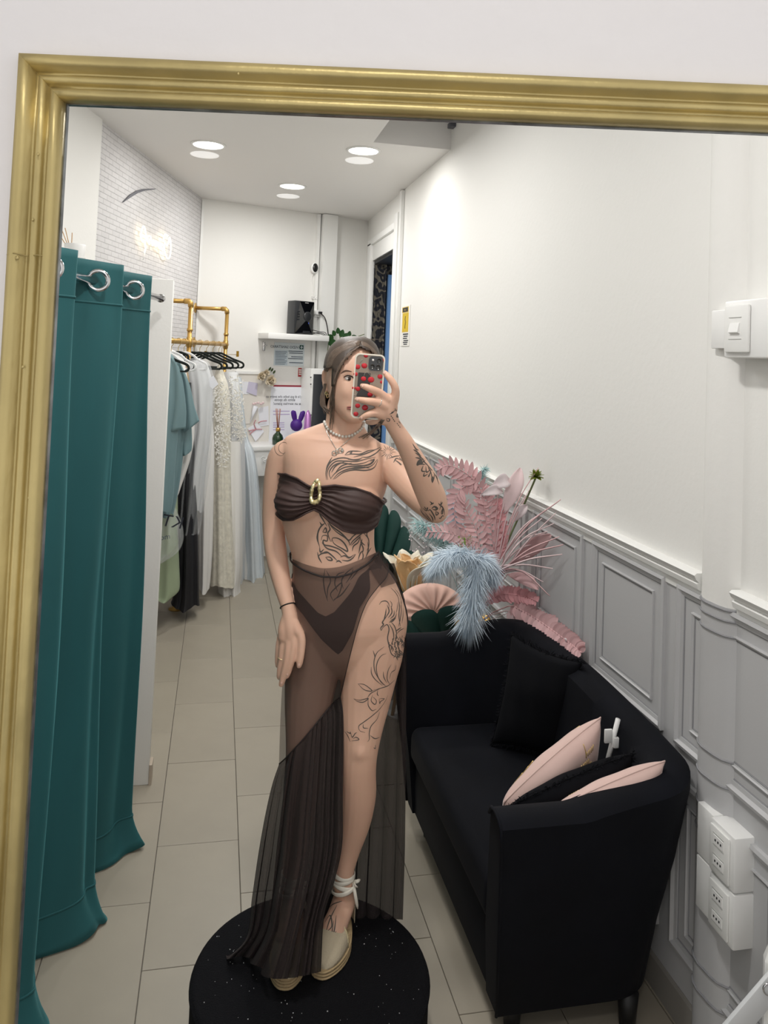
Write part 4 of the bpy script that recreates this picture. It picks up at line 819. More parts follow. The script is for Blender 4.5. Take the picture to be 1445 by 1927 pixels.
# clip hanger at the back
t = thing('clip_hanger', 'thin wire skirt hanger with two gold clips at the rail end', 'hanger', RB+UZ*(ZR-.1)); a, c = ony(384, 664, 6.95), ony(450, 668, 6.95); b = MB(); b.tube([a, c], .0022, 6); b.tube([ony(417, 666, 6.95), ony(418, 652, 6.95)], .0022, 6); b.build('wire', MATS['hook_gold'], t)
for x in (387, 447): b = MB(); b.box(ony(x, 666, 6.95), (.022, .018, .05)); b.build('clip', MATS['vase_gold'], t, smooth=False)

# ---------------------------------------------------------------- garments, near to far
def garment(name, label, cat, Y, rows, m, dep=.05, folds=5, famp=.12, seed=1, n=64, group='gowns on the gold rail', cap=True, part='cloth'):
    R = random.Random(seed); ph = [R.uniform(0, 6.28) for _ in range(3)]; rings = []
    rr = cr(rows, 48)
    for i, (y, xl, xr) in enumerate(rr):
        a, c = ony(xl, y, Y), ony(xr, y, Y); ce = (a+c)/2; hw = (c-a)/2; v = i/47; ring = []
        d = dep*(.35+.65*min(1, v*2.2))*(1+.5*v)
        for k in range(n):
            t = 2*pi*k/n; f = 1+famp*min(1, v*1.6)*(sin(folds*t+ph[0]+.8*v)+.45*sin((folds*2+1)*t+ph[1]))/1.45*abs(sin(t))**.5
            ring.append(ce+hw*(cos(t)*(1+.02*sin(folds*t+ph[2])*v))+Vector((0, 1, 0))*(d*sin(t)*f)+UZ*(-.012*v*sin(3*t+ph[1])))
        rings.append(ring)
    root = thing(name, label, cat, rings[-1][0], group)
    b = MB(); b.loft(rings, caps=False); o = b.build(part, m, root); return root, rings
mat('teal_satin', '6f8b90', .4, sheen=.2, bump=.1, bscale=12); mat('white_satin', 'ecebe8', .4); mat('ivory_lace', 'e6e2d4', .8, bump=.8, bscale=60, bdist=.006, var=.16, vscale=28); mat('sage_satin', '9fae90', .4); mat('black_satin', '14141a', .6); mat('lace_white', 'f2f0ea', .7)
sheer('tulle_white', 'f2f4f5', .75); sheer('tulle_blue', 'e6eff5', .8); sheer('film', 'e6e9ec', .22, .15)
r, _ = garment('satin_robe', 'teal grey satin robe with wide kimono sleeve, nearest on the rail', 'robe', 5.16, [(661, 288, 312), (668, 284, 324), (690, 280, 334), (740, 278, 338), (800, 277, 336), (870, 276, 330), (930, 276, 326), (958, 276, 322)], MATS['teal_satin'], .05, 5, .25, 3)
def sleeve(root, pts, Y, m, d, nm='sleeve'):
    rings = []
    for i, (x0, y0, x1, y1) in enumerate(cr(pts, 24)):
        a, c = ony(x0, y0, Y), ony(x1, y1, Y); ce = (a+c)/2; h = (c-a)/2; rings.append([ce+h*cos(2*pi*k/32)+Vector((0, 1, 0))*(d*(.4+.6*i/23)*sin(2*pi*k/32)*(1+.25*sin(2*pi*k/32*4+i*.1))) for k in range(32)])
    b = MB(); b.loft(rings, caps=False); b.build(nm, m, root, thick=.002)
sleeve(r, [(322, 672, 336, 690), (324, 710, 344, 720), (320, 760, 350, 770), (313, 812, 349, 806)], 5.14, MATS['teal_satin'], .03)
sleeve(r, [(334, 678, 342, 688), (341, 715, 356, 722), (344, 760, 366, 765), (346, 815, 375, 792)], 5.30, MATS['teal_satin'], .035)
r2, _ = garment('satin_robe', 'second teal grey satin robe, its cuff hanging lower behind the first', 'robe', 5.36, [(668, 300, 325), (690, 300, 340), (760, 300, 350), (850, 300, 345), (920, 300, 336), (968, 300, 326)], MATS['teal_satin'], .045, 5, .25, 4)
sleeve(r2, [(336, 690, 346, 700), (338, 740, 356, 745), (330, 810, 360, 800), (336, 848, 361, 842), (344, 858, 356, 852)], 5.38, MATS['teal_satin'], .04)
garment('satin_blouse', 'white satin blouse showing its shoulder behind the teal robes', 'blouse', 5.52, [(655, 312, 318), (664, 305, 334), (678, 300, 346), (720, 302, 354), (800, 306, 366), (860, 310, 360), (928, 312, 338)], MATS['white_satin'], .05, 5, .2, 5)
garment('sage_dress', 'sage green satin dress hem below the plastic covers', 'dress', 5.55, [(720, 300, 330), (900, 290, 334), (1000, 278, 335), (1060, 272, 337), (1108, 266, 338), (1119, 268, 330)], MATS['sage_satin'], .09, 4, .25, 6)
garment('black_dress', 'long black satin dress reaching the floor', 'dress', 5.74, [(720, 335, 360), (880, 335, 368), (980, 333, 372), (1060, 331, 374), (1120, 326, 375), (1136, 322, 376)], MATS['black_satin'], .09, 5, .35, 7)
gr1, _ = garment('white_gown', 'plain white satin gown with a straight long skirt', 'gown', 5.98, [(690, 362, 392), (760, 366, 396), (830, 374, 403), (930, 374, 402), (1030, 373, 400), (1090, 374, 396), (1108, 374, 394)], MATS['white_satin'], .07, 4, .2, 8)
garment('covered_gown', 'sheer white gown inside a clear plastic cover', 'gown', 5.80, [(678, 356, 378), (690, 352, 392), (730, 358, 400), (800, 362, 398), (880, 352, 388), (960, 348, 380)], MATS['tulle_white'], .06, 5, .3, 9)
garment('plastic_cover', 'clear plastic garment cover crinkled over the white gown', 'garment cover', 5.76, [(674, 352, 378), (688, 350, 396), (730, 354, 404), (800, 352, 402), (900, 340, 392), (990, 334, 378), (1000, 336, 372)], MATS['film'], .085, 9, .35, 10, group='clear covers')
pc_, _ = garment('plastic_bag', 'clear plastic cover with black printed letters hanging low over the sage dress', 'garment cover', 5.42, [(940, 292, 322), (965, 284, 334), (1000, 280, 345), (1030, 280, 340), (1055, 280, 300)], MATS['film'], .11, 7, .4, 11, group='clear covers')
text_mesh('KT', .11, ony(322, 992, 5.28), Vector((.97, .1, -.2)).normalized(), Vector((.25, 0, .97)).normalized(), MATS['ink'], 'printed_letters', pc_, mirror=True)
text_mesh('.com', .05, ony(306, 1016, 5.28), Vector((.97, .1, .15)).normalized(), Vector((-.1, 0, .99)).normalized(), MATS['sign_ink'], 'printed_web_line', pc_, mirror=False)
b = MB(); b.prism([ony(x, y, 5.27) for x, y in ((298, 960), (302, 962), (297, 1010), (290, 1062), (287, 1055), (293, 1010))], (0, .004, 0)); tag(b.build('paper_strip', MATS['paper'], smooth=False), 'long white paper strip hanging in front of the sage dress', 'paper')
def lace(root, Y, boxes, n, seed, m='lace_white', L=.03):
    R = random.Random(seed); f = MB()
    for k in range(n):
        x0, x1, y0, y1 = R.choice(boxes); x, y = R.uniform(x0, x1), R.uniform(y0, y1); P = ony(x, y, Y); a = R.uniform(0, 6.28); l = L*R.uniform(.5, 1.1)
        u = Vector((cos(a), -.1, sin(a))); w = Vector((-sin(a), 0, cos(a))); f.add([P, P+u*l*.5+w*l*.2+Vector((0, -.006, 0)), P+u*l, P+u*l*.5-w*l*.2+Vector((0, -.006, 0))], [(0, 1, 2, 3)])
    tag(f.build('lace_applique', MATS[m], root, smooth=False), kind='stuff')
g, _ = garment('lace_gown', 'ivory lace gown with thin straps and leafy applique', 'gown', 6.22, [(686, 410, 417), (705, 404, 422), (730, 400, 430), (790, 398, 434), (860, 398, 434), (950, 398, 436), (1040, 398, 440), (1098, 396, 444)], MATS['ivory_lace'], .08, 5, .2, 12); lace(g, 6.11, [(402, 430, 730, 800), (406, 432, 790, 880), (404, 420, 720, 860)], 260, 1, L=.035)
g, _ = garment('tulle_gown', 'lace bodice gown with a long white tulle skirt', 'gown', 6.55, [(700, 420, 448), (730, 426, 452), (780, 428, 456), (830, 422, 460), (900, 414, 462), (980, 408, 462), (1060, 402, 458), (1100, 402, 456)], MATS['tulle_white'], .12, 7, .3, 13); lace(g, 6.40, [(432, 452, 710, 780), (436, 454, 760, 820), (446, 456, 790, 830)], 260, 2, L=.035)
b = MB(); rr = []
garment('tulle_underskirt', 'white tulle train puddling on the tiles below the gowns', 'underskirt', 6.3, [(830, 424, 452), (950, 414, 456), (1060, 412, 456), (1105, 410, 452), (1135, 414, 458)], MATS['white_satin'], .1, 6, .3, 14)
g, _ = garment('tulle_gown', 'pale blue white flared tulle ball gown at the end of the rail', 'gown', 6.85, [(710, 436, 454), (760, 438, 458), (820, 440, 466), (850, 440, 478), (900, 440, 486), (980, 440, 492), (1050, 440, 496), (1078, 440, 497), (1092, 446, 480)], MATS['tulle_blue'], .2, 8, .3, 15); lace(g, 6.72, [(444, 458, 710, 830), (452, 460, 810, 826)], 160, 3)
garment('tulle_lining', 'pale inner layer of the blue white ball gown', 'gown', 6.85, [(820, 442, 462), (900, 442, 480), (1000, 443, 486), (1080, 444, 488)], MATS['white_satin'], .15, 8, .3, 16)
# loose price tag and a bench corner behind the partition
P = ony(403, 722, 5.9); b = MB(); b.prism([ony(x, y, 5.70) for x, y in ((393, 712), (402, 707), (411, 723), (400, 732), (394, 727))], (0, .003, 0)); tag(b.build('price_tag', MATS['paper'], smooth=False), 'white blank tag hanging from the black hanger', 'tag')
a = ony(276, 1108, 4.55); t = thing('white_bench', 'corner of a low white bench behind the partition', 'bench', (a.x-.3, 4.6, 0)); b = MB(); b.bx((a.x-.6, 4.5, a.z-.06), (a.x+.02, 4.85, a.z)); b.build('top', MATS['white_gloss'], t, bevel=.004)
for x in (a.x-.55, a.x-.12): b = MB(); b.bx((x, 4.55, 0), (x+.04, 4.8, a.z-.06)); b.build('leg', MATS['white_gloss'], t, smooth=False)
# ---------------------------------------------------------------- round carpeted platform
mat('black_carpet', '131316', .97, bump=.9, bscale=220, bdist=.004, spec=.15)
PZ = .2; PCx, PCy, PR = .322, 2.184, .3205
plat = thing('platform', 'round black carpeted fitting platform under the person', 'platform', (PCx, PCy, 0))
b = MB(); b.lathe([(PR-.008, .005), (PR, .02), (PR, PZ-.012), (PR-.004, PZ-.003), (PR-.012, PZ), (.001, PZ)], (PCx, PCy, 0), 72); b.build('carpet_cover', MATS['black_carpet'], plat)
b = MB(); b.lathe([(PR+.001, PZ-.02), (PR+.004, PZ-.013), (PR+.001, PZ-.006)], (PCx, PCy, 0), 72); b.build('edge_binding', MATS['black_carpet'], plat)
R = random.Random(21); f = MB()
for k in range(130):
    a, r = R.uniform(0, 6.28), PR*.95*sqrt(R.random()); P = Vector((PCx+r*cos(a), PCy+r*sin(a), PZ+.0012)); s = R.uniform(.0006, .0016); f.box(P, (s*R.uniform(.6, 2), s, s))
mat('glitter', 'd8d8d8', .4); tag(f.build('white_specks', MATS['glitter'], plat, smooth=False), kind='stuff')

# ---------------------------------------------------------------- the person
DB = 2.28
def rg(y, xl, xr, D, bd, n=48, ex=2.3, fr=None):
    a, c = W(xl, y, D), W(xr, y, D); ce = (a+c)/2; h = (c-a)/2; out = []
    for k in range(n):
        t = 2*pi*k/n; co, si = cos(t), sin(t); r = (abs(co)**ex+abs(si)**ex)**(-1/ex); q = bd if si > 0 or fr is None else fr
        out.append(ce+h*(co*r)+NH*(q*si*r))
    return out
def rows(tab, n): return [rg(*r) for r in cr(tab, n)]
def limb(b, tab, n=30, sides=20):                                    # rows of px, py, D, radius in px
    C = cr(tab, n); P = [W(x, y, D) for x, y, D, r in C]; R = [r*D/FPX for x, y, D, r in C]
    b.tube(P, R, sides); b.ball(P[0], R[0]*.995, 16, 10); b.ball(P[-1], R[-1]*.995, 16, 10)
torso_tab = [(796, 606, 683, 2.29, .042), (808, 573, 688, 2.29, .05), (820, 541, 697, 2.288, .06), (838, 529, 722, 2.285, .072), (858, 531, 735, 2.28, .083), (885, 533, 733, 2.28, .094), (920, 527, 727, 2.28, .1), (950, 525, 715, 2.28, .098), (982, 532, 706, 2.28, .093), (1010, 539, 704, 2.28, .088), (1036, 548, 706, 2.28, .087), (1060, 551, 716, 2.28, .09), (1090, 551, 741, 2.28, .098), (1130, 548, 758, 2.285, .108), (1165, 545, 766, 2.29, .115), (1195, 545, 763, 2.29, .106), (1222, 552, 752, 2.29, .096), (1250, 570, 736, 2.295, .072), (1270, 600, 710, 2.3, .03)]
bT = MB(); bT.loft(rows(torso_tab, 44))
for x, rx in ((571, 50), (662, 53)): bT.ball(W(x, 944, DB-.062), (rx*.00152, .056, .055), 24, 14, (RH, NH, UZ))
limb(bT, [(648, 765, 2.275, 33), (647, 795, 2.28, 34.5), (645, 815, 2.285, 37), (644, 832, 2.29, 40)], 12)          # neck
# legs
limb(bT, [(703, 1150, 2.28, 58), (702, 1215, 2.275, 57.5), (694, 1265, 2.268, 53), (687, 1320, 2.26, 46), (681, 1375, 2.245, 37.5), (677, 1420, 2.24, 32.5), (675, 1455, 2.25, 32), (674, 1495, 2.27, 33), (668, 1545, 2.29, 29), (656, 1600, 2.305, 21), (648, 1640, 2.31, 17.5), (646, 1668, 2.315, 18)], 50)
limb(bT, [(600, 1150, 2.28, 54), (594, 1215, 2.275, 52.5), (587, 1265, 2.27, 50), (580, 1325, 2.255, 44), (574, 1385, 2.24, 36), (570, 1430, 2.235, 32), (567, 1480, 2.25, 33), (562, 1535, 2.27, 29), (555, 1595, 2.29, 21), (550, 1640, 2.30, 17.5), (549, 1672, 2.305, 18)], 50)
# feet inside the shoes
toeL, heelL = onz(603, 1838, PZ), onz(650, 1752, PZ); toeR, heelR = onz(536, 1858, PZ), onz(548, 1768, PZ)
def foot(b, toe, heel, ank):
    d = (heel-toe); d.z = 0; L = d.length; d.normalize(); P = [ank, ank.lerp(heel+UZ*.07, .5)-d*.0, heel-d*.05+UZ*.085, heel-d*.10+UZ*.068, toe+d*.07+UZ*.045, toe+d*.02+UZ*.035]
    b.tube([Vector(p) for p in cr([tuple(p) for p in P], 16)], [.027, .028, .03, .032, .034, .034, .034, .034, .035, .036, .037, .037, .036, .034, .028, .016], 16); b.ball(heel-d*.022+UZ*.07, .027, 12, 8)
aL_, aR_ = W(646, 1668, 2.315), W(549, 1672, 2.305); foot(bT, toeL, heelL, aL_); foot(bT, toeR, heelR, aR_)
# head
HT = [(646, 646, 684, 2.275, .045), (654, 632, 697, 2.272, .066), (668, 622, 707, 2.27, .082), (688, 616, 712, 2.268, .092), (708, 615, 712.5, 2.267, .094), (728, 617, 711, 2.265, .092), (748, 620, 708, 2.262, .088), (766, 627, 702, 2.255, .08), (780, 637, 695, 2.245, .068), (790, 647, 686, 2.232, .05), (796, 656, 678, 2.222, .03)]
bH = MB(); bH.loft(rows(HT, 30))
bH.tube([W(680, 712, 2.186), W(682, 730, 2.172), W(683, 744, 2.158)], [.008, .01, .012], 10); bH.ball(W(683, 746, 2.16), .0125, 10, 8)       # nose
for x in (675, 690): bH.ball(W(x, 748, 2.17), .0075, 8, 6)
e0 = W(615, 715, 2.275)                                              # ear
bH.tube([Vector(p) for p in cr([tuple(W(x, y, D)) for x, y, D in ((617, 697, 2.262), (611, 700, 2.275), (609.5, 712, 2.285), (611, 726, 2.28), (616, 737, 2.268))], 14)], [.004, .006, .007, .0075, .008, .008, .0075, .007, .0065, .0065, .007, .0075, .007, .005], 10)
bH.ball(e0+NH*.004, (.006, .014, .026), 10, 8, (RH, NH, UZ))
# arms
bA = MB()
limb(bA, [(550, 850, 2.285, 27), (531, 860, 2.29, 26), (521, 895, 2.295, 23.5), (516, 935, 2.30, 21.5), (514.5, 975, 2.305, 21), (516, 1010, 2.30, 20.5), (521, 1050, 2.28, 20), (531, 1100, 2.245, 16.5), (541, 1140, 2.215, 13), (545, 1160, 2.205, 13.5)], 40)
limb(bA, [(714, 860, 2.28, 27), (733, 872, 2.27, 27), (752, 898, 2.225, 26.5), (782, 930, 2.15, 26), (810, 954, 2.085, 24.5), (820, 960, 2.06, 24)], 30)
limb(bA, [(819, 958, 2.055, 24.5), (812, 935, 2.03, 27), (797, 902, 2.0, 25.5), (778, 865, 1.97, 21), (758, 828, 1.945, 17), (740, 800, 1.93, 15), (733, 786, 1.922, 16)], 34)
# hand resting on the thigh: palm, thumb, four fingers
limb(bA, [(545, 1158, 2.205, 13.5), (547, 1178, 2.198, 14.5), (548, 1196, 2.195, 13)], 10); limb(bA, [(540, 1166, 2.205, 12), (536, 1185, 2.2, 13), (534, 1198, 2.198, 11)], 10); limb(bA, [(553, 1172, 2.195, 10), (560, 1188, 2.188, 9)], 6)
def finger(b, tab): limb(b, tab, 14, 12)
finger(bA, [(558, 1180, 2.192, 9), (567, 1200, 2.185, 8.2), (567, 1225, 2.18, 7.2), (564, 1246, 2.178, 6.4), (562.5, 1253, 2.178, 5)])
finger(bA, [(552, 1190, 2.19, 8), (553, 1215, 2.184, 7.6), (549, 1240, 2.182, 7), (543, 1262, 2.185, 6.2), (540, 1272, 2.188, 5)])
finger(bA, [(544, 1192, 2.192, 8), (543, 1220, 2.186, 7.6), (539, 1248, 2.186, 7), (532, 1278, 2.192, 6.2), (529, 1288, 2.195, 5)])
finger(bA, [(536, 1192, 2.2, 7.6), (532, 1220, 2.196, 7.2), (529, 1245, 2.198, 6.6), (526, 1268, 2.204, 5.8), (525, 1275, 2.207, 4.6)])
finger(bA, [(530, 1188, 2.21, 6.8), (525, 1212, 2.208, 6.3), (523, 1232, 2.21, 5.8), (522, 1248, 2.214, 5), (522, 1253, 2.216, 4.2)])
# hand holding the phone
FD = 1.879
limb(bA, [(735, 790, 1.925, 16), (728, 775, 1.915, 17), (722, 762, 1.91, 16), (720, 752, 1.905, 12)], 14); limb(bA, [(733, 782, 1.92, 13), (735, 765, 1.912, 13.5), (733, 750, 1.908, 10.5)], 12); limb(bA, [(722, 790, 1.915, 11), (714, 780, 1.905, 10.5), (710, 772, 1.895, 8)], 10)
finger(bA, [(728, 752, 1.902, 10.5), (714, 740, 1.89, 8.6), (700, 733, 1.878, 7.6), (688, 728, FD, 6.6), (681, 726, 1.882, 5.2)])
finger(bA, [(724, 765, 1.9, 10.5), (708, 757, 1.884, 8.4), (692, 755, 1.875, 7.3), (679, 752.5, 1.877, 6.3), (671, 751.5, 1.881, 5)])
finger(bA, [(716, 780, 1.9, 9.8), (704, 777, 1.886, 8), (693, 780, 1.879, 7), (684, 784.5, 1.881, 6), (679, 787.5, 1.886, 4.8)])
finger(bA, [(716, 788, 1.912, 8), (706, 793, 1.912, 6.4), (698, 795, 1.918, 5.8), (691, 794, 1.926, 5)])
finger(bA, [(737, 768, 1.91, 10), (744, 745, 1.9, 8.4), (743, 728, 1.894, 7.6), (734, 713, 1.893, 7), (725, 703, 1.898, 5.8), (722, 699.5, 1.902, 4.6)])

def remesh(parts, vox, it):
    vs_, fs_ = [], []
    for m_ in parts:
        o = len(vs_); vs_ += m_.v; fs_ += [tuple(i+o for i in f) for f in m_.f]
    me = bpy.data.meshes.new('tmp'); me.from_pydata(vs_, [], fs_); o = bpy.data.objects.new('tmp', me); COL.objects.link(o)
    bm = bmesh.new(); bm.from_mesh(me); bmesh.ops.recalc_face_normals(bm, faces=bm.faces); bm.to_mesh(me); bm.free()
    m1 = o.modifiers.new('r', 'REMESH'); m1.mode = 'VOXEL'; m1.voxel_size = vox
    m2 = o.modifiers.new('s', 'SMOOTH'); m2.factor = .5; m2.iterations = it
    dg = bpy.context.evaluated_depsgraph_get(); ev = o.evaluated_get(dg); out = bpy.data.meshes.new_from_object(ev); bpy.data.objects.remove(o); bpy.data.meshes.remove(me); return out
bodym = remesh([bT, bH, bA], .003, 7)
low = remesh([bT], .005, 4)
def sculpt(me, P, r, d):
    for v in me.vertices:
        q = (v.co-P).length_squared
        if q < 6*r*r: v.co += d*exp(-q/(r*r)*1.4)
for x, y in ((655, 712), (697, 713)): sculpt(bodym, W(x, y, 2.183), .016, NH*.007)
sculpt(bodym, W(652, 738, 2.18), .022, -NH*.005); sculpt(bodym, W(676, 786, 2.19), .014, -NH*.006); sculpt(bodym, W(676, 775, 2.178), .010, NH*.003)
sculpt(bodym, W(603, 1088, 2.185), .008, NH*.006)                    # navel
sculpt(bodym, W(677, 1418, 2.19), .022, -NH*.006); sculpt(bodym, W(571, 1428, 2.185), .022, -NH*.006)
sculpt(bodym, W(646, 836, 2.22), .010, NH*.006)
for s0, s1, sg_ in (((636, 832), (560, 822), 1), ((656, 832), (712, 846), 1)):
    for k in range(20):
        t = k/19; x, y = s0[0]+(s1[0]-s0[0])*t, s0[1]+(s1[1]-s0[1])*t; sculpt(bodym, W(x, y, 2.225), .007, -NH*.0009); sculpt(bodym, W(x, y-9, 2.235), .008, NH*.0009)
bvh = BVHTree.FromPolygons([v.co.copy() for v in bodym.vertices], [tuple(p.vertices) for p in bodym.polygons])
lvh = BVHTree.FromPolygons([v.co.copy() for v in low.vertices], [tuple(p.vertices) for p in low.polygons])
mat('skin', 'e0b59c', .5, sss=.12, var=.05, vscale=5, bump=.05, bscale=120, bdist=.001)
person = thing('person', 'person in a brown bandeau top and sheer skirt taking a phone picture', 'person', (PCx, PCy+.08, PZ))
def attach(me, name, m, parent):
    org = ORG[parent]
    for v in me.vertices: v.co -= org
    me.materials.clear(); me.materials.append(m)
    for p in me.polygons: p.use_smooth = True; p.material_index = 0
    o = bpy.data.objects.new(name, me); COL.objects.link(o); o.parent = parent; ORG[o] = org; return o
body = attach(bodym, 'body', MATS['skin'], person); bpy.data.meshes.remove(low)
def hit(x, y, tree=bvh):
    d = ray(x, y).normalized(); h = tree.ray_cast(CAM, d); return h[0], h[1]
# ---------------------------------------------------------------- face details, nails
mat('eye_white', 'e8e2dc', .2); mat('iris', '2a201c', .15); mat('lash', '120e0d', .6); mat('brow', '5b4438', .8); mat('lip', 'a2605a', .45); mat('nail', 'e2b9a8', .25)
for x, y, nm in ((656, 712.5, 'eye'), (696, 713.5, 'eye')):
    P, n = hit(x, y)
    if P is None: continue
    b = MB(); b.ball(P+NH*.003, (.0115, .0075, .0062), 16, 10, (RH, NH, UZ)); e = b.build(nm, MATS['eye_white'], person)
    b = MB(); b.ball(P+RH*.0015-NH*.0026, (.0055, .002, .0055), 14, 8, (RH, NH, UZ)); b.build('iris', MATS['iris'], e)
    b = MB(); b.tube([P+RH*(.0135*cos(a))+UZ*(.0075*sin(a)+.0005)-NH*(.0055-.003*abs(cos(a))) for a in [pi*k/12 for k in range(13)]], [.0006+.0014*sin(pi*k/12) for k in range(13)], 6)
    for k in range(2, 12): a = pi*k/13; q = P+RH*(.0132*cos(a))+UZ*(.0078*sin(a))-NH*.005; b.tube([q, q+RH*(.006*cos(a))+UZ*.005-NH*.004], [.0006, .0001], 4)
    b.build('eyelashes', MATS['lash'], e)
def onskin(pts, w, name, m, parent, lift=.0006, n=None, taper=True, tree=bvh):
    b = MB(); C = cr(pts, n or max(6, len(pts)*5)) if len(pts) > 1 else pts; seg = []
    def flush(seg):
        if len(seg) < 2: return
        for i in range(len(seg)): pass
        vs_ = []; N = len(seg)
        for i, (P, nn, ww) in enumerate(seg):
            t = seg[min(i+1, N-1)][0]-seg[max(i-1, 0)][0]; s = t.cross(nn)
            s = s.normalized() if s.length > 1e-9 else RH; vs_ += [P+nn*lift-s*ww, P+nn*lift+s*ww]
        b.add(vs_, [(2*i, 2*i+1, 2*i+3, 2*i+2) for i in range(N-1)])
    for i, q in enumerate(C):
        P, nn = hit(q[0], q[1], tree); t = i/(len(C)-1); ww = w*.00076*((.25+.75*sin(pi*min(1, max(0, t)))) if taper else 1)
        if P is None or nn.dot(ray(*q[:2])) > -.05 or (seg and (P-seg[-1][0]).length > .03): flush(seg); seg = []; continue
        seg.append((P, nn, ww))
    flush(seg); return b
b = onskin([(641, 703), (650, 698), (662, 699)], 3.2, 'b', None, None); b.build('eyebrow', MATS['brow'], person)
b = onskin([(688, 700), (698, 699), (707, 704)], 3.2, 'b', None, None); b.build('eyebrow', MATS['brow'], person)
for z, yy, h in ((0, 764.5, .0042), (1, 770, .005)):
    b = MB(); C = []
    for k in range(9):
        x = 652.5+k*6; u = k/8; P, n = hit(x, yy+(1.5 if z == 0 else -1)*abs(2*u-1)+(.8 if z == 0 and k == 4 else 0)); C.append(P-NH*.0015 if P else W(x, yy, 2.18))
    b.tube(C, [h*(.25+.75*sin(pi*k/8)) for k in range(9)], 10, flat=.8); b.build('upper_lip' if z == 0 else 'lower_lip', MATS['lip'], person)
for x, y, r in ((562.5, 1252, 3.2), (529.5, 1286, 2.6), (540.5, 1270, 2.6), (682, 725.5, 2.8), (672, 751, 2.8), (680, 787, 2.4), (723.5, 701, 2.8)):
    P, n = hit(x, y)
    if P: b = MB(); t = n.orthogonal().normalized(); b.ball(P, (r*.0013, r*.0017, .0008), 10, 6, (n.cross(UZ).normalized(), UZ-n*n.dot(UZ), n)); b.build('fingernail', MATS['nail'], person)

# ---------------------------------------------------------------- hair
mat('hair', '4c4037', .5, var=.3, vscale=30, stretch=(1, 1, .3), bump=.3, bscale=80); mat('hair_light', '6f5f52', .42, var=.25, vscale=60)
hair = None
face_poly = [(677, 652), (660, 664), (645, 681), (635, 700), (629, 720), (625, 745), (620, 800), (706, 800), (713, 745), (716, 700), (712, 676), (700, 662)]
def inpoly(x, y, P):
    c = False
    for i in range(len(P)):
        (x1, y1), (x2, y2) = P[i], P[i-1]
        if (y1 > y) != (y2 > y) and x < (x2-x1)*(y-y1)/(y2-y1)+x1: c = not c
    return c
HC = [(634, 655, 676, 2.278, .02), (637, 643, 690, 2.277, .045), (645, 630, 703, 2.276, .070), (658, 619, 711, 2.274, .088), (676, 612.5, 715.5, 2.272, .1), (700, 609, 717.5, 2.272, .106), (720, 608, 717, 2.274, .107), (742, 609, 715, 2.28, .104), (764, 612, 710, 2.29, .092), (782, 622, 700, 2.30, .072), (792, 634, 688, 2.305, .05)]
R_ = rows(HC, 46); b = MB(); N = 48; keep = []
for r in R_: b.v += r
for i in range(len(R_)-1):
    for j in range(N):
        q = [i*N+j, i*N+(j+1) % N, (i+1)*N+(j+1) % N, (i+1)*N+j]; c = sum((b.v[k] for k in q), Vector())/4; x, y = px(c); front = (c-W(662, 700, 2.27)).dot(NH) < .035
        if front and (inpoly(x, y, face_poly) or (x < 624 and 694 < y < 744)): continue
        if front and y > 725: continue
        keep.append(tuple(q))
b.f = keep+[tuple(range(N-1, -1, -1))]; hair = b.build('hair', MATS['hair'], person, thick=.004)
hv = BVHTree.FromPolygons(b.v, b.f); R = random.Random(31); f = MB()
def hstrand(pts, r, dj=0):
    C = cr(pts, 18); P = []
    for x, y in C:
        h = hv.ray_cast(CAM, ray(x, y).normalized())[0]; s = bvh.ray_cast(CAM, ray(x, y).normalized())[0]
        D = min([(q-CAM).dot(NH) for q in (h, s) if q is not None] or [2.27])
        P.append((x, y, min(D, 2.30)))
    Ds = [sum(P[max(0, min(17, i+k))][2] for k in (-2, -1, 0, 1, 2))/5 for i in range(18)]
    f.tube([W(x, y, min(d, D)-.002-dj) for (x, y, D), d in zip(P, Ds)], [r*(.4+.6*sin(pi*(.12+.8*i/17))) for i in range(18)], 5)
for k in range(52):
    t = R.random(); e = R.random()
    hstrand([(677-4*t+R.uniform(-3, 3), 641+10*t), (655-10*e, 643+12*t+8*e), (632-8*e+R.uniform(-2, 2), 662+12*t), (619-5*e+8*t*R.random(), 682+8*t), (612+R.uniform(-3, 6), 692+R.uniform(0, 8))], R.uniform(.0012, .0024))
for k in range(34):
    t = R.random(); hstrand([(678+3*t, 642+8*t), (692+4*t, 648+8*t), (706+R.uniform(-3, 3), 664+6*t), (714+R.uniform(-2, 2), 690)], R.uniform(.0012, .0022))
for k in range(18):
    t = R.random(); hstrand([(676, 650+4*t), (655+R.uniform(-3, 3), 668), (638+R.uniform(-3, 4), 692), (629+R.uniform(-3, 3), 722), (625+R.uniform(-5, 6), 752+R.uniform(0, 10)), (622+R.uniform(-6, 6), 768+R.uniform(0, 60))], R.uniform(.0006, .0013), .002)
for k in range(22):
    t = R.random(); hstrand([(612+R.uniform(-3, 2), 722), (607+R.uniform(-3, 4), 742), (606+R.uniform(-4, 6), 760), (614+R.uniform(-4, 6), 772+R.uniform(0, 8))], R.uniform(.0012, .002))
for k in range(9): hstrand([(724-k*.8, 790), (714-k, 803+R.uniform(-2, 2)), (702-k, 814), (690-k*2, 824+R.uniform(-2, 2))], .0011, .004)
for k in range(14): x = R.uniform(650, 700); hstrand([(x, 640+abs(x-668)*.12), (x+R.uniform(-8, 12), 635+abs(x-668)*.12), (x+R.uniform(-14, 22), 633+abs(x-668)*.2)], .0005)
tag(f.build('hair_strands', MATS['hair_light'], hair), kind='stuff')

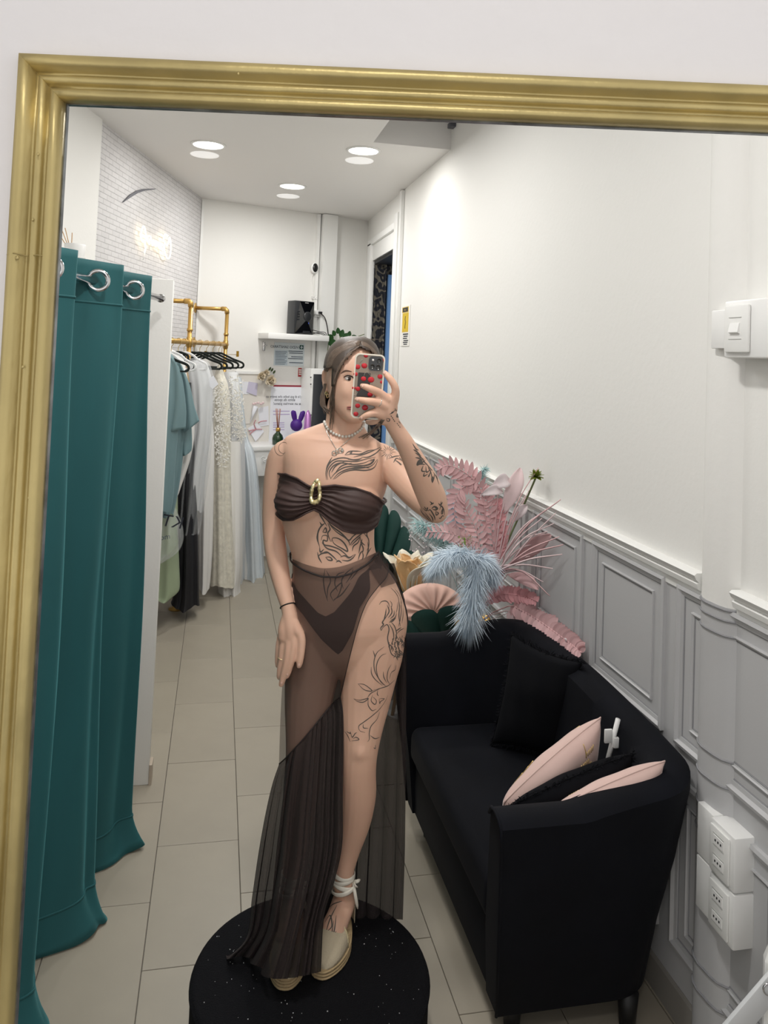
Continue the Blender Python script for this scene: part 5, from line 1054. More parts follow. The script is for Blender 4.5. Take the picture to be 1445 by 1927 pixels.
# ---------------------------------------------------------------- phone
PD = 1.9; ph_c = W(692.5, 727, PD); phone = thing('phone', 'phone in a clear cherry print case held up before the face', 'phone', W(692, 788, PD))
PN = -NH; pxs = RH*.9992+UZ*-.039; pxs.normalize(); pys = PN.cross(pxs)*1; pys = pys if pys.z > 0 else -pys; PW, PH = 57*PD/FPX, 122*PD/FPX
def rrect(w, h, r, n=6):
    out = []
    for cx_, cy_, a0 in ((w/2-r, h/2-r, 0), (-w/2+r, h/2-r, pi/2), (-w/2+r, -h/2+r, pi), (w/2-r, -h/2+r, 1.5*pi)):
        out += [(cx_+r*cos(a0+pi/2*k/n), cy_+r*sin(a0+pi/2*k/n)) for k in range(n+1)]
    return out
def pp(x, y, z=0): return ph_c+pxs*x+pys*y+PN*z
def slab(w, h, r, z0, z1, cx_=0, cy_=0): return MB().loft([[pp(cx_+x, cy_+y, z) for x, y in rrect(w, h, r)] for z in (z0, z1)])
mat('phone_graphite', '3a3633', .25, metal=.4); mat('case_clear', 'ded6c6', .2); mat('cherry', 'c0202c', .35); mat('case_back', '8b7a68', .15, coat=.6); mat('lens_black', '08080a', .08, coat=.8); mat('glass_dark', '14120f', .05, coat=1)
slab(PW-.006, PH-.006, .010, -.005, .0035).build('handset', MATS['phone_graphite'], phone, smooth='auto')
b = MB(); n_ = 28; o_, i_ = rrect(PW, PH, .0125), rrect(PW-.007, PH-.007, .010); b.loft([[pp(x, y, z) for x, y in L_] for L_, z in ((o_, -.0055), (o_, .005), (i_, .0055), (i_, -.0055), (o_, -.0055))], caps=False); b.build('case_bumper', MATS['case_clear'], phone, smooth='auto')
slab(PW-.007, PH-.007, .010, .0035, .0042).build('case_back', MATS['case_back'], phone, smooth='auto')
slab(.030, .058, .002, .0042, .0046, -.011, .003).build('dark_print_band', MATS['phone_graphite'], phone, smooth='auto')
cam_o = slab(.0345, .0345, .009, .0042, .0072, PW/2-.0225, PH/2-.0225).build('camera_module', MATS['lens_black'], phone, smooth='auto')
for x, y, r in ((-.0075, -.0075, .0062), (.0075, .0075, .0062), (.0065, -.0085, .0066)):
    c = pp(PW/2-.0225+x, PH/2-.0225+y, .0072); b = MB(); b.lathe([(r, 0), (r, .0018), (r*.8, .002), (r*.75, .0012), (.0002, .001)], c, 20, (pxs, pys, PN)); b.build('lens', MATS['glass_dark'], cam_o)
b = MB(); b.lathe([(.0028, 0), (.0026, .0008), (.0002, .0009)], pp(PW/2-.0225-.007, PH/2-.0225+.008, .0072), 14, (pxs, pys, PN)); b.build('flash', MATS['eye_white'], cam_o)
def cherry(x, y, r):
    c = pp((x-692.5)*PD/FPX, -(y-727)*PD/FPX, .0045); b = MB(); b.lathe([(r, 0), (r*.9, .0006), (.0001, .0009)], c, 18, (pxs*1.08, pys*.95, PN)); b.build('cherry_print', MATS['cherry'], phone)
for x, y, r in ((670, 692, .0062), (682.5, 689, .0066), (683, 713.5, .0062), (697, 714, .0074), (667.5, 706, .005), (713.5, 707, .0058), (717.5, 717, .004), (674, 733, .0056), (666, 732, .004), (697.5, 742, .006), (676, 764.5, .0056), (690, 767, .007), (674, 780, .0056), (684, 670, .005), (716, 676, .004)): cherry(x, y, r)
mat('print_green', 'a9a493', .6)
for pts in (((683, 709), (686, 701), (693, 699), (690, 700), (696, 707)), ((673, 684), (678, 677), (676, 682)), ((674, 738), (672, 744), (667, 744))):
    b = MB(); b.tube([pp((x-692.5)*PD/FPX, -(y-727)*PD/FPX, .005) for x, y in cr(pts, 14)], .0004, 4); b.build('stem_print', MATS['print_green'], phone)
# ---------------------------------------------------------------- clothes
mat('brown_fabric', '43302c', .6, sheen=.15, bump=.1, bscale=150); mat('brown_brief', '2c2020', .7); mat('brown_band', '241b1a', .7)
sheer('skirt_mesh', '4a3a35', .60); sheer('skirt_flounce', '2a201e', .89); sheer('skirt_back', '2a2120', .89)
tt = [(r[0], (r[1], r[2])) for r in torso_tab]
def txl(y): return interp([(a, c[0]) for a, c in tt], y)
def txr(y): return interp([(a, c[1]) for a, c in tt], y)
def wrap_pt(th, y, off, tree):
    xc = (txl(y)+txr(y))/2; A0 = W(xc, y, DB); d = RH*cos(th)+NH*sin(th); h = tree.ray_cast(A0+d*.6, -d)
    P = h[0] if h[0] is not None else A0+d*.1
    return P+d*off
def wrap(top, bot, off, nth, nv, th0=0, th1=2*pi, ybt=None, ybb=None, ruche=None, tree=lvh):
    b = MB(); G = []
    for i in range(nth):
        th = th0+(th1-th0)*i/(nth-1); ym = 1000; col = []
        back = sin(th) > 0; ft, fb_ = (top, bot) if not back else (ybt, ybb); xt = xb = 620
        for it in range(5):
            xt = px(wrap_pt(th, ft(xt), 0, tree))[0]; xb = px(wrap_pt(th, fb_(xb), 0, tree))[0]
        x = (xt+xb)/2; yt, yb = ft(xt), fb_(xb)
        for j in range(nv):
            v = j/(nv-1); y = yt+(yb-yt)*v; o = off+(ruche(x, v, th) if ruche else 0); col.append(wrap_pt(th, y, o, tree))
        G.append(col)
    b.v = [G[i][j] for j in range(nv) for i in range(nth)]; b.f = [(j*nth+i, j*nth+i+1, (j+1)*nth+i+1, (j+1)*nth+i) for j in range(nv-1) for i in range(nth-1)]
    return b, G
btop = [(516, 918), (520, 906), (526, 897), (534, 892), (546, 889), (567, 894), (585, 904), (595, 908), (606, 905), (630, 901), (664, 905), (690, 913), (706, 923), (717, 938)]
bbot = [(517, 945), (527, 968), (540, 973), (559, 966), (580, 951), (593, 945), (604, 951), (622, 968), (643, 983), (664, 989), (685, 988), (703, 981), (714, 958), (718, 950)]
def ruche(x, v, th):
    d = abs(x-594); s = exp(-d/32.0); return .0055*s*sin(v*2*pi*7+.02*d)+.004*exp(-((v-.0)/.04)**2)+.003*exp(-((v-1)/.04)**2)-.002*exp(-(d/13)**2)+.0022*exp(-abs(x-712)/14)*sin(v*30)
b, G = wrap(lambda x: interp(btop, x), lambda x: interp(bbot, x), .008, 220, 60, ybt=lambda x: 918+(938-918)*(x-517)/200, ybb=lambda x: 945+10*(x-517)/200, ruche=ruche)
top = b.build('bandeau_top', MATS['brown_fabric'], person)
b = MB(); b.tube([p+(p-W(620, 900, DB)).normalized()*.001 for p in [g[0] for g in G]], .0028, 6); b.build('top_hem', MATS['brown_fabric'], top)
b = MB(); b.tube([g[-1] for g in G], .0028, 6); b.build('bottom_hem', MATS['brown_fabric'], top)
mat('brooch_gold', 'f0e2b0', .3, metal=.75, bump=.6, bscale=160, bdist=.002)
P0, _ = hit(594, 926); Dbr = (P0-CAM).dot(NH)-.022
c8 = lambda x, y: (560+x/7.225, 820+y/7.225)
outl = [c8(*p) for p in ((270, 605), (292, 645), (296, 720), (303, 800), (288, 872), (240, 905), (190, 888), (184, 800), (200, 715), (235, 640))]
C = cr(outl+[outl[0]], 60)[:-1]; b = MB(); b.tube([W(x, y, Dbr+.003*sin(k*.5)) for k, (x, y) in enumerate(C)], [.0054+.0008*sin(k*1.7)+(.0015 if 25 < k < 38 else 0) for k in range(59)], 8, closed=True); br = b.build('teardrop_brooch', MATS['brooch_gold'], person)
# briefs seen through the skirt
ptop = [(548, 1088), (560, 1100), (575, 1112), (600, 1134), (614, 1139), (630, 1130), (655, 1100), (680, 1068), (705, 1042), (720, 1040), (770, 1045)]
pbot = [(548, 1122), (559, 1131), (572, 1142), (606, 1181), (630, 1203), (637, 1208), (645, 1200), (664, 1163), (676, 1121), (703, 1079), (715, 1058), (770, 1062)]
b, G = wrap(lambda x: interp(ptop, x), lambda x: interp(pbot, x), .004, 200, 24, ybt=lambda x: 1085, ybb=lambda x: 1175)
b.build('briefs', MATS['brown_brief'], person)
# skirt: front wrap panel hugging the hips
Lc = [(550, 1052), (549, 1095), (546, 1150), (542, 1200), (536, 1250), (531, 1292), (528, 1344), (526, 1400), (525, 1438)]
Rc = [(712, 1037), (730, 1060), (728, 1084), (711, 1105), (690, 1134), (674.6, 1174), (664, 1213), (653.5, 1255), (640, 1312)]
Tc = [(550, 1052), (575, 1062), (603, 1069), (630, 1068), (655, 1062), (690, 1048), (712, 1037)]
Bc = [(525, 1438), (540, 1424), (556, 1407), (576, 1385), (595, 1362), (612, 1341), (628, 1322), (640, 1312)]
CVC = {}
def cv(c, t):
    if id(c) not in CVC: CVC[id(c)] = cr(c, 61)
    C = CVC[id(c)]; i = t*60; j = min(59, int(i)); f_ = i-j; return [C[j][k]*(1-f_)+C[j+1][k]*f_ for k in (0, 1)]
cvc = {}
def coons(u, v, L, R2, T, Bt):
    l, r, t, bb = cv(L, v), cv(R2, v), cv(T, u), cv(Bt, u); out = []
    for k in (0, 1): out.append((1-u)*l[k]+u*r[k]+(1-v)*t[k]+v*bb[k]-((1-u)*(1-v)*T[0][k]+u*(1-v)*T[-1][k]+(1-u)*v*Bt[0][k]+u*v*Bt[-1][k]))
    return out
NU, NV = 64, 60; XY = [[coons(i/(NU-1), j/(NV-1), Lc, Rc, Tc, Bc) for i in range(NU)] for j in range(NV)]
Dm = []
for row in XY:
    r = []
    for x, y in row:
        h = lvh.ray_cast(CAM, ray(x, y).normalized())[0]; r.append((h-CAM).dot(NH) if h is not None else None)
    ok = [d for d in r if d is not None]; m_ = max(ok) if ok else 2.28
    r = [min(d, 2.28) if d is not None else min(m_+.02, 2.28) for d in r]; Dm.append(r)
for it in range(10):
    N_ = [[min(Dm[j][i], (Dm[j][max(0, i-1)]+Dm[j][min(NU-1, i+1)]+Dm[max(0, j-1)][i]+Dm[min(NV-1, j+1)][i])/4) for i in range(NU)] for j in range(NV)]; Dm = N_
b = MB(); b.grid(lambda u, v: W(*XY[round(v*(NV-1))][round(u*(NU-1))], Dm[round(v*(NV-1))][round(u*(NU-1))]-.006), NU, NV); skirt = b.build('skirt_front', MATS['skirt_mesh'], person)
edge = [W(*XY[j][NU-1], Dm[j][NU-1]-.007) for j in range(NV)]; e2 = MB(); e2.tube(edge, .0011, 5); e2.build('slit_edge', MATS['brown_band'], skirt)
seam = [W(*XY[NV-1][i], Dm[NV-1][i]-.008) for i in range(NU)]; e2 = MB(); e2.tube(seam, .0018, 6); e2.build('gathered_seam', MATS['brown_band'], skirt)
hipt = lambda x: interp([(690, 1048), (712, 1037), (735, 1040), (770, 1042)], x)
b, G = wrap(hipt, lambda x: interp([(690, 1090), (712, 1088), (728, 1086), (752, 1089), (770, 1092)], x), .008, 50, 16, th0=-.62, th1=.9, ybt=lambda x: 1042, ybb=lambda x: 1092); b.build('hip_wrap', MATS['skirt_mesh'], skirt)
b = MB(); wl_ = [wrap_pt(2*pi*k/120, interp([(545, 1052), (575, 1062), (603, 1069), (630, 1068), (655, 1062), (690, 1048), (712, 1037)], px(wrap_pt(2*pi*k/120, 1055, 0, lvh))[0]) if sin(2*pi*k/120) < 0 else 1045, .005, lvh) for k in range(120)]
b.tube(wl_, .0026, 6, closed=True); b.build('waistband', MATS['brown_band'], skirt)
# gathered flounce
Hm = [(424, 1806), (462, 1800), (500, 1836), (530, 1842), (570, 1836), (603, 1828)]
Lf = [(525, 1438), (514, 1470), (504, 1510), (494, 1560), (484, 1620), (474, 1690), (463, 1765), (424, 1806)]; Rf = [(640, 1312), (645, 1345), (645, 1420), (644, 1500), (643, 1590), (628, 1660), (609, 1725), (603, 1828)]
seamD = [Dm[NV-1][i]-.008 for i in range(NU)]
def flo(u, v):
    x, y = coons(u, v, Lf, Rf, Bc, Hm); i = u*(NU-1); d0 = seamD[min(NU-1, int(i))]; hx, hy = cv(Hm, u); d1 = (onz(hx, hy, PZ+.006)-CAM).dot(NH)-.065*min(1, max(0, (u-.22)/.15))
    ph_ = u*2*pi*11+2.6*sin(u*9)+1.4*sin(u*23)+.6*v; A = (.003+.019*min(1, v*1.3))*(1-.4*sin(u*17))
    D = d0+(d1-d0)*v**1.1-.03*sin(pi*v)*.4+A*sin(ph_)+.3*A*sin(ph_*2.1+1)
    P = W(x+6.5*v**.6*cos(ph_+.5)*(1-(2*u-1)**8), y, D); P.z = max(P.z, PZ+.004) if (P.xy-Vector((PCx, PCy))).length < PR else P.z
    return P
b = MB(); b.grid(flo, 420, 50); fl_ = b.build('skirt_flounce', MATS['skirt_flounce'], person)
b = MB(); b.tube([flo(1, k/40) for k in range(41)], .0012, 5); b.build('flounce_edge', MATS['brown_band'], fl_)
# hanging back panel
def backp(u, v):
    y = 1060+v*(1752-1060)+22*sin(u*5)*v; xl = interp([(1060, 560), (1200, 548), (1440, 540), (1600, 520), (1760, 505)], y); xr = interp([(1060, 742), (1130, 762), (1215, 765), (1400, 764), (1600, 762), (1760, 757)], y)
    ph_ = u*2*pi*9+2.4*sin(u*7)+1.0*sin(u*19); A = .002+.016*min(1, max(0, v-.15)*1.6); xx = xl+(xr-xl)*u
    h = lvh.ray_cast(W(xx, y, 3.2), -NH)[0]; D = 2.40+.03*v+A*sin(ph_)
    if v < .35: D = 2.385+.055*v+.05*sin(pi*min(1, max(0, u)))*(1-v*2.8 if v < .35 else 0)*.6+A*sin(ph_)-.10*(abs(2*u-1)**4)*(1-v/.35)
    return W(xx+7*max(0, v-.1)**.7*cos(ph_)*(1-(2*u-1)**8), y, D)
b = MB(); b.grid(backp, 260, 60); b.build('skirt_back_panel', MATS['skirt_back'], person)

# ---------------------------------------------------------------- espadrilles
mat('canvas', 'cdbfa4', .85, bump=.8, bscale=260, bdist=.002); mat('jute', 'b79f78', .9, bump=.9, bscale=140, bdist=.003); mat('ribbon_white', 'e8e2d4', .6); mat('crochet', 'd8c9a0', .8, bump=1, bscale=200, bdist=.003)
def shoe(toe, heel, ank, label):
    d = heel-toe; d.z = 0; L = d.length+.02; d.normalize(); s = d.cross(UZ); t0 = toe-d*.012; root = bpy.data.objects.new('espadrille', None); COL.objects.link(root); root.parent = person; root.location = t0-ORG[person]; ORG[root] = t0.copy(); root['label'] = label
    def outline(w, grow=0):
        pts = []
        for k in range(36):
            a = 2*pi*k/36; u = .5-.5*cos(a); wd = w*(.78+.30*sin(pi*u*1.05+.2)-.20*u); pts.append((u*(L+2*grow)-grow, sin(a)**1*abs(sin(a))**-.25*wd if abs(sin(a)) > 1e-3 else 0))
        return pts
    b = MB(); rings = []
    for z0, z1, g in ((0, 0, -.003), (.004, .004, .001), (.016, .022, .0015), (.028, .045, .001), (.031, .05, -.002)):
        rings.append([t0+d*u+s*w+UZ*(z0+(z1-z0)*min(1, max(0, u/L))**1.2) for u, w in outline(.046, g)])
    b.loft(rings); b.build('jute_sole', MATS['jute'], root)
    for i in range(3):
        zz = .006+.008*i; b = MB(); b.tube([t0+d*u+s*w*1.02+UZ*(zz+(zz*.55)*u/L) for u, w in outline(.0468, .002)], .0035, 6, closed=True); b.build('rope_coil', MATS['jute'], root)
    b = MB()
    def cap(u, v):
        a = pi*v; x = u*.095*1; w = .043*(1-(1-min(1, u*1.15+.02))**2.2)**.5*1.04; h = .030+.036*u**.7
        return t0+d*(.002+x)+s*(w*cos(a))+UZ*(.026+h*sin(a)**.8*(1-(1-min(1, u*1.6+.03))**2)**.5+.004*u)
    b.grid(cap, 16, 21); up_ = b.build('canvas_upper', MATS['canvas'], root, thick=.002)
    b = MB(); b.tube([cap(1, k/20)+UZ*.001 for k in range(21)], .0028, 6); b.build('upper_trim', MATS['crochet'], up_)
    b = MB(); hp = t0+d*(L-.03)
    def hc(u, v): a = -1.35+2.7*u; return hp+d*(.030*cos(a))+s*(.033*sin(a))+UZ*(.042+v*(.052-.012*abs(a)))
    b.grid(hc, 17, 8); b.build('heel_counter', MATS['canvas'], root, thick=.002)
    # ribbons wound round the ankle
    for k, (dz, tl) in enumerate(((.0, .25), (.014, -.3), (.028, .2), (.040, -.12))):
        c = ank+UZ*(dz-.002); h = MB(); R0 = .031 if k else .033; h.tube([c+RH*(R0*cos(a))+NH*(R0*sin(a))+UZ*(.010*tl*cos(a)*3) for a in [2*pi*q/28 for q in range(28)]], .007, 6, closed=True, flat=.28, up=UZ); h.build('ankle_ribbon', MATS['ribbon_white'], root)
    q = ank+RH*.028+UZ*.022-NH*.012
    for e in (RH*.020+UZ*.006, -RH*.014+UZ*.010, RH*.012-UZ*.016, RH*.016-UZ*.075): h = MB(); h.tube(cr([tuple(q), tuple(q+e*.5-NH*.008+UZ*.003), tuple(q+e)], 8), [.003, .004, .005, .005, .005, .005, .004, .002], 6, flat=.35); h.build('bow_loop', MATS['ribbon_white'], root)
    return root
shoe(toeL, heelL, aL_, 'beige espadrille fully visible with white ankle ribbon'); shoe(toeR, heelR, aR_, 'beige espadrille half hidden under the sheer flounce')

# ---------------------------------------------------------------- jewellery
mat('pearl', 'd9d6cc', .18, coat=.6); mat('silver', 'c8c4ba', .2, metal=.9)
nk = bpy.data.objects.new('pearl_choker', None); COL.objects.link(nk); nk.parent = person; ORG[nk] = ORG[person]
bead0 = None
ringp = []
for x, y in cr([(611.5, 790), (614, 802), (623, 812), (634, 818), (647, 821.5), (660, 819), (671, 813), (679, 806), (683, 797)], 110):
    P, n = hit(x, y)
    if P is not None: ringp.append(P+n*.003)
for x in range(680, 612, -2):
    h = bvh.ray_cast(W(x, 788, 3.2), -NH)
    if h[0] is not None and (h[0]-CAM).dot(NH) < 2.4: ringp.append(h[0]+h[1]*.003)
acc = 0; last = ringp[0]; spots = [ringp[0]]
for p in ringp[1:]:
    if (p-last).length > .0087 and (p-ringp[0]).length > .004: spots.append(p); last = p
for p in spots:
    if bead0 is None: b = MB(); b.ball(p, .0044, 12, 8); bead0 = b.build('pearl', MATS['pearl'], nk)
    else: share(bead0, nk, p-spots[0], 'pearl')
C = [hit(x, y) for x, y in cr([(611, 802), (618, 820), (627, 836), (633, 846)], 16)+cr([(636, 846), (652, 832), (668, 818), (680, 808)], 16)]
b = MB(); b.tube([P+n*.002 for P, n in C if P is not None], .0011, 5); ch = b.build('chain_necklace', MATS['silver'], person)
for x, y, r in ((629, 854, .0062), (641, 849, .0072), (634, 851, .005)):
    P, n = hit(x, y); q = P+n*.004; b = MB(); b.tube([q+RH*(r*cos(a))+UZ*(r*sin(a)) for a in [k*pi/9 for k in range(18)]], .0015, 6, closed=True); b.build('pendant_ring', MATS['silver'], ch)
P, n = hit(644, 849); b = MB(); b.ball(P+n*.003, (.005, .002, .005), 12, 6, (RH, NH, UZ)); b.build('pendant_disc', MATS['silver'], ch)
for x, y, r in ((613.5, 740, .005), (616.5, 745, .0055)): q = W(x, y, 2.262); b = MB(); b.tube([q+NH*(r*.6*cos(a))+RH*(r*.5*cos(a))+UZ*(r*sin(a)) for a in [k*pi/8 for k in range(16)]], .0014, 6, closed=True); b.build('hoop_earring', MATS['brooch_gold'], person)
wc = W(541, 1140, 2.216); dr = (W(531, 1100, 2.245)-wc).normalized(); a1 = dr.orthogonal().normalized(); a2 = dr.cross(a1); b = MB(); b.tube([wc+a1*(.0208*cos(a))+a2*(.0208*sin(a)) for a in [k*pi/16 for k in range(32)]], .0018, 6, closed=True); b.build('wrist_band', MATS['lash'], person)
def fring(x, y, D, r, ax, m, nm): q = W(x, y, D); ax = ax.normalized(); a1 = ax.orthogonal().normalized(); a2 = ax.cross(a1); b = MB(); b.tube([q+a1*(r*cos(a))+a2*(r*sin(a)) for a in [k*pi/12 for k in range(24)]], .0011, 6, closed=True); b.build(nm, m, person)
fring(530.5, 1238, 2.197, .0108, W(532, 1220, 2.196)-W(529, 1245, 2.198), MATS['brooch_gold'], 'finger_ring'); fring(712, 757.5, 1.888, .0112, W(724, 765, 1.9)-W(708, 757, 1.884), MATS['silver'], 'finger_ring')

# ---------------------------------------------------------------- tattoos: inked lines lying on the skin
mat('ink_tattoo', '5a534d', .7)
def tattoo(name, strokes, w, conv=lambda x, y: (x, y)):
    B_ = MB()
    for s in strokes:
        ww = w
        if isinstance(s[0], (int, float)): ww = s[0]; s = s[1]
        q = onskin([conv(*p) for p in s], ww, '', None, None)
        B_.add(q.v, q.f)
    if B_.v: tag(B_.build(name, MATS['ink_tattoo'], body, smooth=False), kind='stuff')
tattoo('moon_tattoo', [(1.0, [(538, 829), (533, 826.5), (526, 827.5), (519, 834), (517, 843), (519, 851), (525, 856.5), (531, 857), (537, 851)]), (1.0, [(540, 836), (537.5, 832.5), (531, 833), (525.5, 838), (524.5, 845), (527, 850.5), (533, 853.5), (537, 851)])], 1)
chest = [[(392, 600), (385, 500), (420, 400), (490, 330), (620, 300), (760, 325), (880, 305)], [(410, 600), (400, 520), (430, 430), (520, 350), (650, 345), (800, 350), (920, 320), (1060, 290)], [(455, 590), (430, 530), (440, 470), (500, 400), (600, 370), (750, 390), (900, 370), (1010, 320)],
 [(450, 580), (520, 500), (640, 430), (800, 410), (960, 390), (1050, 310)], [(480, 595), (560, 510), (700, 450), (860, 440), (1000, 410), (1085, 320)], [(500, 590), (620, 500), (760, 465), (930, 470), (1040, 430), (1090, 330)], [(640, 265), (700, 215), (800, 210), (870, 215)], [(650, 265), (740, 250), (850, 250), (960, 205), (1060, 190)], [(700, 240), (740, 220), (720, 240), (760, 250)],
 [(760, 290), (880, 260), (1000, 215), (1130, 155)], [(860, 290), (960, 290), (1060, 240), (1140, 165)], [(470, 290), (440, 340), (400, 420), (385, 500)], [(680, 320), (800, 330), (870, 310)], [(520, 490), (600, 410), (740, 370)], [(460, 500), (520, 410), (640, 350)], [(700, 445), (850, 425), (980, 440)], [(980, 350), (1040, 320), (1000, 380), (900, 420)]]
tattoo('chest_tattoo', [(2.4, s) for s in chest]+[(1.1, [(1225+28*cos(a), 222+28*sin(a)), (1225+r*cos(a), 222+r*sin(a))]) for a, r in [(k*.42, 75 if k % 2 else 110) for k in range(15)]], 2.4, c8)
belly = [[(290, 970), (300, 1060), (350, 1150), (400, 1230)], [(330, 980), (350, 1080), (410, 1160)], [(360, 1010), (390, 1090), (410, 1160)], [(410, 1160), (480, 1240), (600, 1330), (690, 1430), (710, 1490)], [(400, 1090), (480, 1170), (600, 1240), (740, 1245)], [(520, 1170), (620, 1230), (740, 1250), (860, 1240)], [(420, 1190), (520, 1300), (640, 1380), (700, 1420), (760, 1360), (900, 1260), (1000, 1190)], [(600, 1290), (740, 1300), (880, 1270)], [(710, 1490), (760, 1420), (880, 1320), (960, 1220)], [(730, 1490), (800, 1420), (860, 1360)],
 [(300, 1170), (330, 1210), (370, 1190)], [(370, 1190), (300, 1260), (265, 1370), (270, 1440)], [(330, 1200), (280, 1300), (275, 1420), (300, 1510)], [(340, 1310), (380, 1250), (390, 1310), (340, 1310)], [(410, 1190), (440, 1270), (410, 1330), (450, 1440)], [(320, 1420), (340, 1360), (400, 1360), (400, 1430), (350, 1420), (360, 1480), (450, 1500), (560, 1540), (640, 1600), (700, 1650), (780, 1610)], [(330, 1450), (400, 1530), (520, 1570), (600, 1640)], [(460, 1440), (480, 1390), (560, 1400), (640, 1470), (680, 1570), (600, 1530), (500, 1470), (470, 1410)], [(300, 1510), (310, 1580), (360, 1540)], [(340, 1590), (400, 1580), (480, 1640), (540, 1700)],
 [(270, 1580), (290, 1660), (330, 1730)], [(280, 1640), (330, 1600), (430, 1590)], [(380, 1650), (440, 1650), (470, 1690), (420, 1690), (380, 1650)], [(580, 1650), (640, 1630), (700, 1660), (760, 1620)], [(600, 1690), (680, 1700), (740, 1670), (790, 1610)], [(740, 1570), (760, 1500), (820, 1450), (850, 1370)], [(850, 1380), (870, 1450), (915, 1490)], [(830, 1600), (850, 1500), (880, 1400)], [(880, 1600), (890, 1530), (850, 1440)], [(900, 1330), (960, 1400), (965, 1500), (940, 1560)], [(1000, 1190), (980, 1280), (900, 1330)], [(1000, 1270), (940, 1330), (970, 1430)], [(820, 1690), (850, 1600), (890, 1560)], [(870, 1690), (890, 1640), (880, 1580)], [(920, 1660), (960, 1580), (1000, 1520)], [(930, 1640), (960, 1540), (950, 1440)], [(520, 1720), (560, 1700), (600, 1730)]]
tattoo('belly_tattoo', [(2.6, s) for s in belly], 2.6, c8)
c9 = lambda x, y: (480+x/3.803, 950+y/3.803)
tattoo('hip_tattoo', [(2.4, s) for s in ([(500, 460), (490, 540), (500, 620), (520, 690)], [(510, 470), (540, 540), (520, 600), (515, 680)], [(560, 690), (540, 640), (570, 600), (620, 560), (600, 640), (560, 690)], [(590, 620), (570, 560), (590, 500), (640, 480)], [(630, 600), (620, 540), (650, 490), (700, 450)], [(650, 560), (690, 500), (700, 460)], [(680, 540), (720, 490), (760, 440)], [(560, 680), (620, 640), (680, 560)])], 2.4, c9)
ct = lambda x, y: (640+x/5.664, 1080+y/5.664)
ph = [(2.6, [(437, 605), (432, 575), (460, 540), (450, 515), (480, 470), (510, 430)]), (2.2, [(437, 605), (460, 565), (500, 540), (520, 590), (505, 680), (520, 760), (545, 850), (600, 885), (650, 885)]), (1.6, [(415, 330), (440, 295), (490, 290), (520, 330), (515, 390)]), (1.4, [(530, 285), (550, 320), (540, 380)]), (1.6, [(540, 150), (590, 200), (620, 260), (625, 350)]), (1.6, [(580, 160), (625, 215), (650, 290), (640, 370)]), (3, [(620, 250), (630, 350), (625, 450), (640, 560)]), (2.4, [(645, 290), (650, 380), (640, 480), (620, 560)]), (2, [(668, 370), (668, 450), (655, 530)]), (1.5, [(610, 300), (605, 380), (590, 420)]),
 (2.4, [(500, 330), (520, 400), (480, 470)]), (2.4, [(540, 340), (550, 410), (510, 470)]), (2.4, [(575, 390), (570, 440), (530, 480)]), (2.4, [(600, 420), (580, 470), (530, 500)]), (2.4, [(490, 370), (480, 440), (460, 500)]), (2.4, [(590, 470), (560, 500), (520, 515)]), (2, [(540, 510), (580, 560), (600, 640), (580, 700)]), (2, [(520, 530), (560, 600), (570, 680), (550, 740)]), (2.4, [(590, 610), (620, 590), (650, 570)]), (1.8, [(600, 640), (640, 600), (680, 580)])]
R = random.Random(17)
for k in range(75): x, y = R.uniform(520, 700), R.uniform(640, 875); ph.append((1.9, [(x, y), (x+R.uniform(-6, 22), y+R.uniform(10, 22)), (x+R.uniform(-14, 14), y+R.uniform(28, 48))])) if (x-610)**2/95**2+(y-760)**2/125**2 < 1 else None
ph += [(1.6, s) for s in ([(490, 850), (440, 870), (400, 930), (385, 1010), (410, 1110), (480, 1190)], [(470, 775), (400, 830), (370, 890), (360, 960), (375, 1050), (440, 1160), (490, 1195)], [(350, 815), (365, 860), (370, 890)], [(330, 990), (335, 1060), (370, 1120), (450, 1190)], [(460, 1040), (465, 1100), (495, 1160)], [(545, 965), (510, 1030), (500, 1120), (530, 1180)], [(595, 970), (585, 1020), (545, 1050), (525, 1120)], [(190, 1170), (260, 1180), (340, 1245), (260, 1235), (190, 1170)], [(340, 1245), (440, 1215), (510, 1190), (580, 1130)], [(145, 1330), (210, 1345), (300, 1325), (250, 1365), (190, 1360), (145, 1330)], [(290, 1320), (330, 1270), (420, 1225)], [(300, 1330), (300, 1400), (340, 1455), (385, 1440)], [(345, 1290), (330, 1350), (370, 1390), (385, 1350), (350, 1310)], [(400, 1240), (395, 1280), (410, 1300)], [(415, 1330), (420, 1380), (430, 1360), (470, 1330), (415, 1330)], [(510, 1290), (470, 1370), (410, 1450), (330, 1520), (250, 1580), (200, 1620), (210, 1670), (265, 1690)], [(420, 1470), (390, 1550), (330, 1620), (310, 1690), (310, 1760), (290, 1790)], [(245, 1600), (250, 1640), (300, 1645)], [(320, 1720), (370, 1755), (420, 1740)], [(50, 1680), (80, 1720), (110, 1790)], [(70, 1680), (110, 1700), (105, 1680)], [(110, 1680), (130, 1740), (160, 1700), (180, 1690)], [(120, 1780), (200, 1765), (170, 1740), (140, 1755)], [(375, 1820), (375, 1860), (355, 1850)])]
tattoo('phoenix_tattoo', [s for s in ph if s], 2, ct)
ca = lambda x, y: (740+x/8.03, 760+y/8.03)
